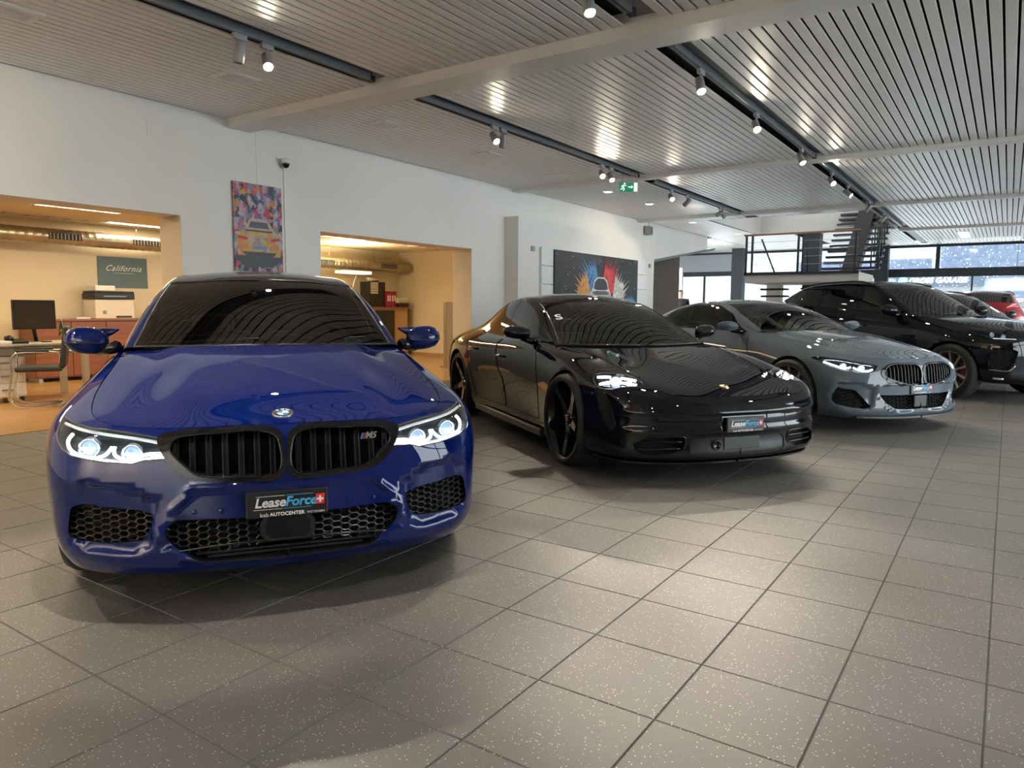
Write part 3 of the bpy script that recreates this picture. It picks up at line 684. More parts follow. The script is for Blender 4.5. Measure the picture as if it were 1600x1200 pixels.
def wheel(parent, x, y, r, w, rim_mat, spokes=5, pair=.0, rim_r=None, cal=None, side=1, spoke_w=.05, hub_mat=None):
    """wheel at (x,y) with its outer face towards side*y; parts tyre, rim, disc, calliper"""
    e = empty('wheel', (x, y, r), 0, parent); rr = rim_r or r*.755
    M = rotM('X', -PI/2*side)       # lathe axis z -> +-y
    h = w/2
    prof = [(rr-.012, -h*.9), (rr+.01, -h*.98), (r*.93, -h*.97), (r*.985, -h*.72), (r, -h*.4), (r, h*.4), (r*.985, h*.72), (r*.93, h*.97), (rr+.01, h*.98), (rr-.012, h*.9)]
    MB().lathe(prof, 48, M).build('tyre', M_rub, e)
    mb = MB()
    mb.lathe([(rr-.012, -h*.9), (rr-.03, -h*.85), (rr-.045, h*.1), (rr-.022, h*.80), (rr-.006, h*.93), (rr+.006, h*.95), (rr+.004, h*.86)], 48, M)
    zf = h*.72
    for k in range(spokes):
        offs = (-pair, pair) if pair else (0,)
        for a in offs:
            t = 2*PI*k/spokes+PI/2+a
            c, s_ = math.cos(t), math.sin(t); ex = Vector((c, s_, 0)); ey = Vector((-s_, c, 0))
            r0, r1 = .045, rr-.02; w0, w1 = spoke_w*.62, spoke_w*.5
            vs = []
            for (rad, ww, z0, z1) in ((r0, w0, zf-.075, zf-.035), ((r0+r1)*.5, spoke_w*.42, zf-.06, zf-.018), (r1, w1, zf-.05, zf+.008)):
                for q, zz in ((-ww, z0), (-ww*.72, z1), (ww*.72, z1), (ww, z0)):
                    vs.append(M@(ex*rad+ey*q+Vector((0, 0, zz))))
            f = []
            for i in range(2): f += [(i*4+j, i*4+j+1, i*4+5+j, i*4+4+j) for j in range(3)]+[(i*4+3, i*4, i*4+4, i*4+7)]
            mb.add(vs, f)
    mb.lathe([(0, zf-.02), (.028, zf-.021), (.034, zf-.03), (.075, zf-.045), (.08, zf-.08)], 24, M)
    mb.build('rim', rim_mat, e)
    for k in range(5):
        t = 2*PI*(k+.5)/5+PI/2; MB().lathe([(0, zf-.028), (.009, zf-.028), (.009, zf-.05)], 8, M@Matrix.Translation((.055*math.cos(t), .055*math.sin(t), 0))).build('lug_bolt', M_chrome, e)
    MB().lathe([(0, zf-.018), (.027, zf-.019)], 20, M).build('hub_cap', hub_mat or M_blk_gloss, e)
    MB().lathe([(.07, .005), (rr*.80, .005), (rr*.80, -.025), (.07, -.025)], 40, M).build('brake_disc', M_disc, e)
    if cal is not None:
        R0, R1 = rr*.56, rr*.88
        mb = MB(); mb.lathe([(R0, -.05), (R1, -.05), (R1, .045), (R0, .045), (R0, -.05)], 8, M, PI*.80 if side > 0 else -.25*PI, PI*1.2 if side > 0 else .25*PI)
        mb.build('brake_caliper', cal, e)
    return e

def plate(parent, P, N, upv=(0, 0, 1), s=1.):
    """black dealer plate with lettering; P centre, N outward"""
    M = frame(P, N, upv)
    e = empty('license_plate', (0, 0, 0), 0, parent); e.matrix_local = M
    MB().bbox(-.155*s, .155*s, -.058*s, .046*s, -.012, 0, .004).build('plate_frame', M_blk_trim, e)
    MB().box(-.149*s, .149*s, -.036*s, .040*s, 0, .0015).build('plate_panel', mat('plate_black', (.012, .013, .015), .35), e)
    W = mat('plate_white', (.85, .85, .85), .5, emit=(1, 1, 1), estr=.0); B = mat('plate_cyan', (.06, .42, .72), .5); R = mat('plate_red', (.62, .02, .03), .5)
    T = Matrix.Translation
    text_obj('lettering', 'Lease', .052*s, W, e, T((-.066*s, -.001*s, .0022)), shear=.22, bold=.0013, spacing=.98)
    text_obj('lettering', 'Force', .052*s, B, e, T((.050*s, -.001*s, .0022)), shear=.22, bold=.0013, spacing=.98)
    MB().box(-.118*s, -.01*s, .0245*s, .0262*s, .0016, .0024).box(-.128*s, -.02*s, -.027*s, -.0253*s, .0016, .0024).build('underline', W, e)
    MB().box(-.005*s, .098*s, .0245*s, .0262*s, .0016, .0024).box(-.016*s, .092*s, -.027*s, -.0253*s, .0016, .0024).build('underline', B, e)
    q = [(.106, -.019), (.140, -.019), (.144, .022), (.110, .022)]
    MB().prism([(a*s, b*s, .0016) for a, b in q], (0, 0, .001)).build('emblem_red', R, e)
    MB().box(.112*s, .138*s, -.003*s, .005*s, .0027, .0034).box(.121*s, .129*s, -.012*s, .014*s, .0027, .0034).build('emblem_cross', W, e)
    text_obj('lettering', 'kab', .022*s, W, e, T((-.088*s, -.048*s, .0008)), spacing=1.05)
    text_obj('lettering', 'AUTOCENTER', .0195*s, W, e, T((-.002*s, -.048*s, .0008)), bold=.0005, spacing=1.05)
    text_obj('lettering', 'WETTINGEN', .0115*s, W, e, T((.107*s, -.049*s, .0008)), spacing=1.05)
    return e

def roundel(parent, P, N, up=(0, 0, 1), r=.041):
    """round badge: black ring with chrome edges, blue and white quarters"""
    e = empty('badge', (0, 0, 0), 0, parent); e.matrix_local = frame(P, N, up)
    MB().lathe([(r, -.004), (r, .002), (r*.96, .0035), (r*.93, .002)], 32).lathe([(r*.60, .002), (r*.585, .0032), (r*.56, .002)], 32).build('badge_ring', mat('badge_chrome', (.45, .46, .48), .25, 1.), e)
    MB().lathe([(r*.94, .0018), (r*.6, .0018)], 32).build('badge_field', mat('badge_black', (.006, .006, .007), .6, spec=.1), e)
    for k in range(4):
        mb = MB(); n = 8; v = [(0, 0, .0015)]+[(r*.57*math.cos(PI/2*(k+i/n)), r*.57*math.sin(PI/2*(k+i/n)), .0015) for i in range(n+1)]
        mb.add(v, [(0, i+1, i+2) for i in range(n)]).build('badge_quarter', mat('badge_blue', (.02, .17, .50), .7, spec=.1) if k in (1, 3) else mat('badge_white', (.62, .64, .67), .7, spec=.1), e, False)
    for ch, a in (('B', 128), ('M', 90), ('W', 52)):
        t = math.radians(a); text_obj('lettering', ch, r*.40, mat('badge_white', (.62, .64, .67), .7, spec=.1), e, Matrix.Translation((r*.765*math.cos(t), r*.765*math.sin(t), .002))@Matrix.Rotation(t-PI/2, 4, 'Z'), bold=.0005)
    return e

def mirror_pod(parent, side, base, c, size, paint, rot=0., arm=True, horn=False):
    """door mirror: painted cap shell with black mirror face backwards; base = foot on the door, c = centre of the cap"""
    e = empty('side_mirror', (0, 0, 0), 0, parent); cx, cy, cz = c; sx, sy, sz = size
    nU, nV = 20, 12; V = []; F = []
    for i in range(nV+1):
        ph = -PI/2+PI*i/nV
        for j in range(nU):
            th = 2*PI*j/nU; cp = math.copysign(abs(math.cos(ph))**.55, math.cos(ph)); sp = math.copysign(abs(math.sin(ph))**.8, math.sin(ph))
            # outline in y,z ; depth in x (front bulges forward = -x, rear flat)
            yy = sp; k = 1-.22*max(0, yy)**2; zz = cp*math.sin(th); xx = cp*math.cos(th)
            X = xx*sx*(1. if xx < 0 else .45); Z = zz*sz*k*(1.0 if zz > 0 else .92)+sz*.12*yy
            Y = yy*sy; V.append((cx+X+.25*sx*max(0, yy)**2*2, cy+side*Y, cz+Z))
    for i in range(nV):
        for j in range(nU): F.append((i*nU+j, i*nU+(j+1) % nU, (i+1)*nU+(j+1) % nU, (i+1)*nU+j))
    lower = [f for f in F if sum(V[q][2] for q in f)/4 < cz-.10*sz]; upper = [f for f in F if f not in set(lower)]
    for nm, fs, m in (('mirror_cap', upper, paint), ('mirror_base', lower, paint)):
        mb = MB(); mb.add(V, fs, True); mb.build(nm, m, e)
    MB().tube([(cx-sx*.99, cy-side*sy*.75, cz-.10*sz), (cx-sx*1.0, cy+side*sy*.2, cz-.09*sz), (cx-sx*.72, cy+side*sy*.86, cz-.05*sz)], .004, 6).build('mirror_seam', M_blk_trim, e)
    MB().box(cx+sx*.42, cx+sx*.47, cy-sy*.82, cy+sy*.82, cz-sz*.7, cz+sz*.75).build('mirror_glass', M_chrome, e)
    if arm: MB().tube([base, ((base[0]+cx)/2, (base[1]+cy-side*sy*.6)/2, min(base[2], cz-sz*.55)), (cx+.01, cy-side*sy*.45, cz-sz*.6)], [.035, .03, .035], 8).build('mirror_foot', M_blk_gloss, e)
    if horn:
        mb = MB(); mb.tube([(cx+.0, cy-side*sy*.25, cz+sz*.42), (cx+.01, cy-side*sy*.80, cz+sz*.55), (cx+.02, cy-side*sy*1.10, cz+sz*.66), (cx+.03, cy-side*sy*1.40, cz+sz*.80)], [.036, .030, .018, .004], 8); mb.build('mirror_horn', paint, e)
    return e

def hexmesh(mb, contains, y0, y1, z0, z1, fx, a=.026, h=.030, wire=.0055, depth=.014):
    """honeycomb bars over a (y,z) area, x taken from fx(list of (y,z))"""
    segs = []
    for i in range(int((y1-y0)/(1.5*a))+2):
        for j in range(int((z1-z0)/h)+2):
            cy = y0+i*1.5*a; cz = z0+(j+(i % 2)*.5)*h
            p = [(cy-a/2, cz+h/2), (cy+a/2, cz+h/2), (cy+a, cz), (cy+a/2, cz-h/2)]
            segs += [(p[0], p[1]), (p[1], p[2]), (p[2], p[3])]
    S_ = np.array(segs); ok = contains(S_.mean(1)); S_ = S_[ok]
    if not len(S_): return mb
    X = fx(S_.reshape(-1, 2)).reshape(-1, 2)
    for k in range(len(S_)):
        p = Vector((X[k, 0], *S_[k, 0])); q = Vector((X[k, 1], *S_[k, 1])); t = (q-p).normalized(); sd = t.cross(Vector((1, 0, 0))).normalized()*wire*.5; d = Vector((depth, 0, 0)); c = Vector((-.002, 0, 0))
        mb.add([p-sd, p+c, p+sd, q-sd, q+c, q+sd, p-sd+d, p+sd+d, q-sd+d, q+sd+d], [(0, 1, 4, 3), (1, 2, 5, 4), (0, 3, 8, 6), (2, 7, 9, 5)])
    return mb
# ---------------------------------------------------------------- one car body from its tables
def curve_at_x(c, x):
    c = np.asarray(c); return np.array([np.interp(x, c[:, 0], c[:, k]) for k in range(3)])

class Car:
    def __init__(s, rows, gh, hood_c, n_corner, x_cowl, disp=None, dome=None, hood_n=13, gh_bulge=.018, s_tail=None, cowl_bow=None):
        """rows[station][row] points; gh: (xc,zc, xr,yr,zr, xb) per station; hood_c: centre line points (x,z)
        n_corner: station where the bonnet's front edge turns into its side edge"""
        P = np.array(rows, float).transpose(1, 0, 2); s.belt = B = Surf(P, True, disp); B.sg = -1.
        # top edge of the belt as a curve
        ut = np.linspace(0, B.U, 400); top = B.pos(ut, np.full(400, B.V)); s.ut, s.top = ut, top
        # bonnet
        uc = B.su[n_corner]; s.u_corner = uc
        side = top[(ut >= uc)]; xs = side[:, 0]; iside = np.searchsorted(xs, x_cowl); side = np.concatenate([side[:iside], [curve_at_x(side, x_cowl)]])
        front = top[ut <= uc][::-1]; front = np.concatenate([[side[0]], front])
        hc = np.array([(a, 0, b) for a, b in hood_c]); hc = smooth_curve(np.concatenate([[front[-1]], hc]), 10); s.x_cowl = x_cowl
        cw0, cw1 = side[-1], hc[-1]; t = np.linspace(0, 1, 20)[:, None]
        cowl = cw0+(cw1-cw0)*np.concatenate([1-(1-t), 1-(1-t)**2*1.0, 1-(1-t)**2], 1); cowl[:, 0] = cw0[0]+(cw1[0]-cw0[0])*(1-(1-t[:, 0])**2); cowl[:, 1] = cw0[1]*(1-t[:, 0])
        s.cowl = cowl
        G = coons(front, cowl, side, hc, hood_n, 9)            # [v edge->centre][u front->cowl]
        vv = np.linspace(0, 1, 9)[:, None]; uu = np.linspace(0, 1, hood_n)[None, :]
        G[..., 2] += (G[-1:, :, 2]-G[:1, :, 2])*vv*(1-vv)*sstep(uu*3)
        Z = np.concatenate([G, G[:-1][::-1]])[..., 2]
        for _ in range(12): Z[1:-1, 1:-1] = .4*Z[1:-1, 1:-1]+.15*(Z[2:, 1:-1]+Z[:-2, 1:-1]+Z[1:-1, 2:]+Z[1:-1, :-2])
        G[..., 2] = Z[:9]
        if dome is not None: G[..., 2] += dome(G[..., 0], G[..., 1])
        Gm = G[:-1][::-1]*np.array([1, -1, 1]); s.hood = Surf(np.concatenate([G, Gm]), False)
        s.hood_half = s.hood.vk[8]
        # greenhouse
        secs = []
        for (xc, zc, xr, yr, zr, xb) in gh:
            b = curve_at_x(top[ut >= uc], xb); b = b+np.array([0, -.006, -.004]); r = np.array([xr, yr, zr]); c = np.array([xc, 0, zc]); sec = []
            h = max(r[2]-b[2], 0)
            for q in (0, .35, .7, .93):
                p = b+(r-b)*q; p[1] += gh_bulge*4*q*(1-q)*min(1, h/.3); sec.append(p)
            for q in (.055, .2, .42, .7, 1.):
                e = 1-(1-q)**2; sec.append(np.array([r[0]+(c[0]-r[0])*e, r[1]*(1-q), r[2]+(c[2]-r[2])*e]))
            secs.append(sec)
        A = np.array(secs).transpose(1, 0, 2); Am = A[:-1][::-1]*np.array([1, -1, 1])
        s.gh = Surf(np.concatenate([A, Am]), False); s.gh_vk = s.gh.vk[:9]; s.gh_half = s.gh.vk[8]
        # boot
        b1 = A[-1][-1] if False else None
        last = A[:, -1]; s.last = last
        xt = last[0][0]; rear = top[(ut >= uc) & (top[:, 0] >= xt)]; rear = np.concatenate([[curve_at_x(top[ut >= uc][:np.argmax(top[ut >= uc][:, 0])+1], xt)], rear])
        d = np.linalg.norm(np.diff(rear, axis=0), axis=1); k = np.concatenate([[0], np.cumsum(d)]); 
        ic = np.argmax(rear[:, 1] < .72*rear[0, 1]) if (rear[:, 1] < .72*rear[0, 1]).any() else len(rear)//2
        cen = np.array([last[-1], last[-1]*.5+rear[-1]*.5+np.array([0, 0, .02]), rear[-1]])
        Gt = coons(last, rear[ic:], rear[:ic+1], smooth_curve(cen, 6), 8, 9)
        s.boot = Surf(np.concatenate([Gt, Gt[:-1][::-1]*np.array([1, -1, 1])]), False); s.boot_half = s.boot.vk[8]
    def gh_v(s, q):
        """v of a side fraction 0..1 (belt..rail) or 1..2 (rail..centre)"""
        return np.interp(q, [0, .35, .7, .93, 1.055, 1.2, 1.42, 1.7, 2.0], s.gh_vk)
    def gh_uv(s, pts):
        """(x, side fraction) -> uv on the greenhouse"""
        out = []
        ug = np.linspace(0, s.gh.U, 300)
        for x, q in pts:
            v = s.gh_v(q); X = s.gh.raw(ug, np.full(300, v))[:, 0]; out.append((np.interp(x, X, ug), v))
        return np.array(out)
    def on_yz(s, pts, u1=1.7): return locate_proj(s.belt, pts, [1, 2], 0., u1)
    def on_xz(s, pts): return locate_proj(s.belt, pts, [0, 2], s.u_corner*.7, s.belt.U*.98, keep=lambda T: T[:, 1] > .5)

def grid(a, b, brk):
    """breakpoints with steps: brk = [(upto, step), ...]"""
    out = [a]
    for to, st in brk:
        to = min(to, b); n = max(1, int(math.ceil((to-out[-1])/st)))
        if to > out[-1]+1e-6: out += list(np.linspace(out[-1], to, n+1)[1:])
    return np.array(out)

def arch_loop(car, xw, zw, r, zb=.0, r2=None):
    """wheel-arch outline on the belt side"""
    vb = 0.
    a = np.linspace(-.42*PI if False else -.30, PI+.30, 40)
    pts = np.stack([xw-r*np.cos(a), zw+(r2 or r)*np.sin(a)], 1)
    return pts

def build_body(root, car, paint, spec):
    """belt, bonnet, roof, glass, doors, arches; spec keys documented by use"""
    B = car.belt
    zmin = B.P[0][:, 2].min()
    loops = []
    sp = spec
    for nm, lp in sp.get('front', []): loops.append((nm, lp))
    # wheel arches: clip to the lower edge
    for nm, (xw, r) in (('arch_f', sp['wf']), ('arch_r', sp['wr'])):
        a = np.linspace(0, PI, 36); zw = sp['wz']
        pts = [(xw-r*math.cos(t), zw+r*math.sin(t)) for t in a]
        uv = car.on_xz(pts); lo = car.on_xz([(xw+r*1.0, zw-.12), (xw-r*1.0, zw-.12)])
        e = np.array([[lo[0][0], 0.], [lo[1][0], 0.]])
        loops.append((nm, dense(np.concatenate([uv, lo[:1], e, lo[1:]]), .02)))
    for nm, pts in sp.get('doors', []):
        uv = car.on_xz(dense(pts, .04)); uv = np.where((np.abs(uv[:, 1:]-B.V) < .012) & [[False, True]], B.V, uv)
        loops.append((nm, uv))
    gaps = []
    for nm, pts in sp.get('doors', []):
        P = np.asarray(pts, float); gaps.append(P)
    gu = grid(0, B.U, [(1.5, .032), (B.U-.9, .07), (B.U, .06)]); gv = grid(0, B.V, [(B.V, .026)])
    cut = Cut(B, gu, gv, loops); s_ = {}
    V = both(cut.part(None)); s_['body'] = mesh_n('body', *V, paint, root)
    for sgn in (1, -1):
        for nm, _ in sp.get('doors', []):
            A = cut.part(nm, .0)
            if sgn < 0: A = mirror_arr(*A)
            d = mesh_n('door', *A, paint, root)
            R = cut.rim(nm, .03); R = R if sgn > 0 else mirror_arr(*R)
            # seam: dark band just proud of the outline
            lp = cut.L[nm]; Pp = B.pos(lp[:, 0], lp[:, 1])+B.nrm(lp[:, 0], lp[:, 1])*.0012
            if sgn < 0: Pp = Pp*np.array([1, -1, 1])
            k = [i for i in range(len(lp)) if lp[i, 1] < B.V-.015]
            run = np.roll(np.arange(len(lp)), -((max(range(len(lp)), key=lambda i: lp[i, 1]))+0)); run = [i for i in run if i in set(k)]
            MB().tube(Pp[run], .0028, 5).build('door_seam', M_gap, d)
            if 'handle' in sp:
                hx, hz = sp['handle'][nm]; uv = car.on_xz([(hx, hz), (hx+.2, hz+.008)]); P2 = B.pos(uv[:, 0], uv[:, 1])+B.nrm(uv[:, 0], uv[:, 1])*.014
                if sgn < 0: P2 = P2*np.array([1, -1, 1])
                MB().tube([P2[0], P2[0]*.75+P2[1]*.25+np.array([0, .008*sgn, 0]), P2[0]*.25+P2[1]*.75+np.array([0, .008*sgn, 0]), P2[1]], [.008, .013, .013, .008], 8).build('door_handle', sp.get('handle_mat', paint), d)
        # arch liners and lips
        for nm, (xw, r) in (('arch_f', sp['wf']), ('arch_r', sp['wr'])):
            lp = cut.L[nm]; P = B.pos(lp[:, 0], lp[:, 1]); k = lp[:, 1] > .004; P = P[k]; 
            o = np.argsort(np.arctan2(P[:, 2]-sp['wz'], P[:, 0]-xw)); P = P[o]; lowidx = P[:, 2] > zmin+.03; P = P[lowidx]
            Q = P.copy(); Q[:, 1] -= .035; Q2 = Q.copy(); Q2[:, 1] = .52
            c = np.array([xw, 0, sp['wz']]); Q2[:, 0] = xw+(Q2[:, 0]-xw)*1.06; Q2[:, 2] = sp['wz']+(Q2[:, 2]-sp['wz'])*1.05
            mb = MB(); n = len(P); f = [(i, i+1, n+i+1, n+i) for i in range(n-1)]; sg = np.array([1, sgn, 1])
            mb.add(np.concatenate([P*sg, Q*sg]), f, True); mb.build('arch_lip', sp.get('lip_mat', paint), root)
            mb = MB(); mb.add(np.concatenate([Q*sg, Q2*sg]), f, True); mb.add(list(Q2*sg), [tuple(range(n))]); mb.build('wheel_well', M_gap, root)
    # bonnet
    H = car.hood; hu = np.linspace(.006, H.U-.0, 44); hv = np.linspace(.007, car.hood_half, 30)
    cu = Cut(H, hu, hv, sp.get('hood_loops', []), -1. if H.nrm([H.U/2], [car.hood_half])[0, 2] < 0 else 1.)
    A = cu.part(None); s_['hood'] = mesh_n('hood', *both(A), paint, root); s_['hood_cut'] = cu
    # dark tray under the bonnet gap and scuttle
    A = cu.part(None, .03); mesh_n('hood_underside', *both(A), M_gap, root)
    c = car.cowl; last0 = car.gh.raw(np.zeros(len(c)), np.linspace(car.gh_v(1.0), car.gh_half, len(c)))
    mb = MB(); n = len(c); a = c+np.array([-.05, 0, -.03]); b = last0+np.array([.06, 0, -.012])
    vv = np.concatenate([a, b]); mb.add(vv, [(i, i+1, n+i+1, n+i) for i in range(n-1)], True); vm = vv*np.array([1, -1, 1]); mb.add(vm, [(i, i+1, n+i+1, n+i) for i in range(n-1)], True)
    mb.build('scuttle_panel', M_blk_trim, root)
    # boot
    T = car.boot; tu = np.linspace(0, T.U, 16); tv = np.linspace(0, car.boot_half, 16)
    ct = Cut(T, tu, tv, [], -1. if T.nrm([T.U/2], [car.boot_half*.8])[0, 2] < 0 else 1.); s_['boot'] = mesh_n('boot_lid', *both(ct.part(None)), paint, root)
    # greenhouse
    G = car.gh; gl = []
    fl = -1. if G.nrm([G.U/2], [car.gh_half])[0, 2] < 0 else 1.
    hd = sp['header']; ap = sp.get('pillar', 1.10)
    vtop = car.gh_half
    uA = car.gh_uv([(hd[1], ap)])[0][0]; uC = np.interp(hd[0], G.raw(np.linspace(0, G.U, 300), np.full(300, vtop))[:, 0], np.linspace(0, G.U, 300))
    vs = np.linspace(car.gh_v(ap), vtop, 10); us = uA+(uC-uA)*np.sin(np.linspace(0, PI/2, 10))
    ws = np.concatenate([np.stack([np.full(8, .004), np.linspace(vtop, car.gh_v(ap), 8)], 1), np.stack([np.linspace(.004, uA, 14), np.full(14, car.gh_v(ap))], 1)[1:], np.stack([us, vs], 1)[1:]])
    gl.append(('windshield', dense(ws, .03)))
    for nm, pts in sp.get('windows', []): gl.append((nm, rounded(car.gh_uv(pts), sp.get('win_r', .02), 3) if True else None))
    if 'trim' in sp: gl.append(('trim', rounded(car.gh_uv(sp['trim']), .02, 3)))
    if 'rear_glass' in sp:
        x0, x1, q = sp['rear_glass']; e = car.gh_uv([(x0, q), (x1, q)]); um = np.interp(x0+.03, G.raw(np.linspace(0, G.U, 300), np.full(300, vtop))[:, 0], np.linspace(0, G.U, 300))
        gl.append(('rear_glass', dense(np.array([e[0], e[1], [e[1][0], vtop], [um, vtop]]), .04)))
    if 'roof_glass' in sp:
        x0, x1, q = sp['roof_glass']; e = car.gh_uv([(x0, q), (x1, q)]); gl.append(('roof_glass', dense(np.array([e[0], e[1], [e[1][0], vtop], [e[0][0], vtop]]), .04)))
    cg = Cut(G, grid(0, G.U, [(G.U, .055)]), grid(0, vtop, [(vtop, .03)]), gl, fl); s_['gh'] = cg
    rp = sp.get('roof_mat', paint)
    s_['roof'] = mesh_n('roof', *both(cg.part(None)), rp, root)
    mesh_n('windshield', *both(cg.part('windshield')), sp.get('ws_mat', M_glass_car), root)
    Lw = cg.L['windshield']; 
    for nm, pts in sp.get('windows', []):
        for sgn in (1, -1):
            A = cg.part(nm, .002); A = A if sgn > 0 else mirror_arr(*A); w = mesh_n('side_window', *A, sp.get('win_mat', M_glass_dark), root)
    if 'trim' in sp:
        for sgn in (1, -1):
            A = cg.part('trim'); A = A if sgn > 0 else mirror_arr(*A); mesh_n('window_surround', *A, sp.get('trim_mat', M_blk_gloss), root)
    if 'rear_glass' in sp: mesh_n('rear_window', *both(cg.part('rear_glass')), M_glass_dark, root)
    if 'roof_glass' in sp: mesh_n('glass_roof', *both(cg.part('roof_glass')), M_blk_gloss, root)
    # black edge band of the windscreen
    P = G.pos(Lw[:, 0], Lw[:, 1])+G.nrm(Lw[:, 0], Lw[:, 1])*fl*.001
    k = P[:, 1] > .012; mb = MB()
    for sgn in (1, -1): mb.tube(P[k]*np.array([1, sgn, 1]), .006, 5)
    mb.build('windshield_seal', M_blk_trim, root)
    # underbody and sills
    x0, x1 = sp['floor']; yb = .74
    MB().box(x0, x1, -yb+.1, yb-.1, zmin+.01, zmin+.06).build('underbody', M_gap, root)
    wx0, wx1 = sp['wf'][0]+sp['wf'][1]+.02, sp['wr'][0]-sp['wr'][1]-.02
    MB().box(wx0, wx1, -.80, .80, zmin+.03, .62).build('cabin_tub', M_gap, root)
    MB().box(x0+.10, sp['wf'][0]-.38, -.62, .62, zmin+.05, sp.get('bay_z', .60)).build('engine_bay', M_gap, root)
    for sgn in (1, -1):
        for (xw, _r) in (sp['wf'], sp['wr']):
            wheel(root, xw, sgn*sp['wy'], sp['wz'], sp['ww'], sp['rim_mat'], side=sgn, **sp.get('wheel', {}))
    return cut, cg, s_

def cabin(root, x_dash, z_dash, x_seat, seat_y=.36, seat_z=.30, head=1.12, wheel_side=-1, m=None, rear=True, w=.60):
    m = m or M_seat
    d = MB(); 
    prof = [(x_dash-.35, z_dash-.06), (x_dash+.10, z_dash), (x_dash+.22, z_dash-.04), (x_dash+.26, z_dash-.16), (x_dash+.12, z_dash-.42), (x_dash-.35, z_dash-.42)]
    d.prism([(a, -w-.06, b) for a, b in prof], (0, 2*w+.12, 0)); d.build('dashboard', M_cabin, root)
    # steering wheel
    c = Vector((x_dash+.42, wheel_side*seat_y, z_dash-.06)); ax = Vector((.92, 0, .38)).normalized(); M = frame(c, ax)
    e = empty('steering_wheel', (0, 0, 0), 0, root)
    mb = MB(); mb.tube([M@Vector((.185*math.cos(t), .185*math.sin(t), 0)) for t in np.linspace(0, 2*PI, 28, endpoint=False)], .016, 8, True); mb.build('steering_rim', M_cabin, e)
    mb = MB(); mb.lathe([(0, .02), (.06, .015), (.07, -.02)], 16, M); mb.box(-.17, .17, -.02, .02, -.01, .01, M); mb.box(-.02, .02, -.17, 0, -.01, .01, M); mb.build('steering_boss', M_cabin, e)
    def seat(x, y, s=1.):
        e = empty('seat', (x, y, 0), 0, root)
        MB().bbox(-.28, .26, -.25*s, .25*s, seat_z, seat_z+.20, .05).build('seat_base', m, e)
        M2 = Matrix.Translation((.22, 0, seat_z+.10))@Matrix.Rotation(.30, 4, 'Y')
        mb = MB(); mb.bbox(-.06, .08, -.25*s, .25*s, 0, .58, .06, M2); mb.build('seat_back', m, e)
        hz = head-(seat_z+.10)
        mb = MB(); mb.bbox(-.05, .06, -.13, .13, hz-.17, hz, .045, Matrix.Translation((.22+.30*hz, 0, seat_z+.10))); mb.build('headrest', m, e)
        return e
    seat(x_seat, seat_y); seat(x_seat, -seat_y)
    if rear: seat(x_seat+.88, .33, 1.1); seat(x_seat+.88, -.33, 1.1)
    MB().bbox(x_seat-.9+.1, x_seat+.25, -.10, .10, seat_z-.05, seat_z+.28, .03).build('centre_console', M_cabin, root)

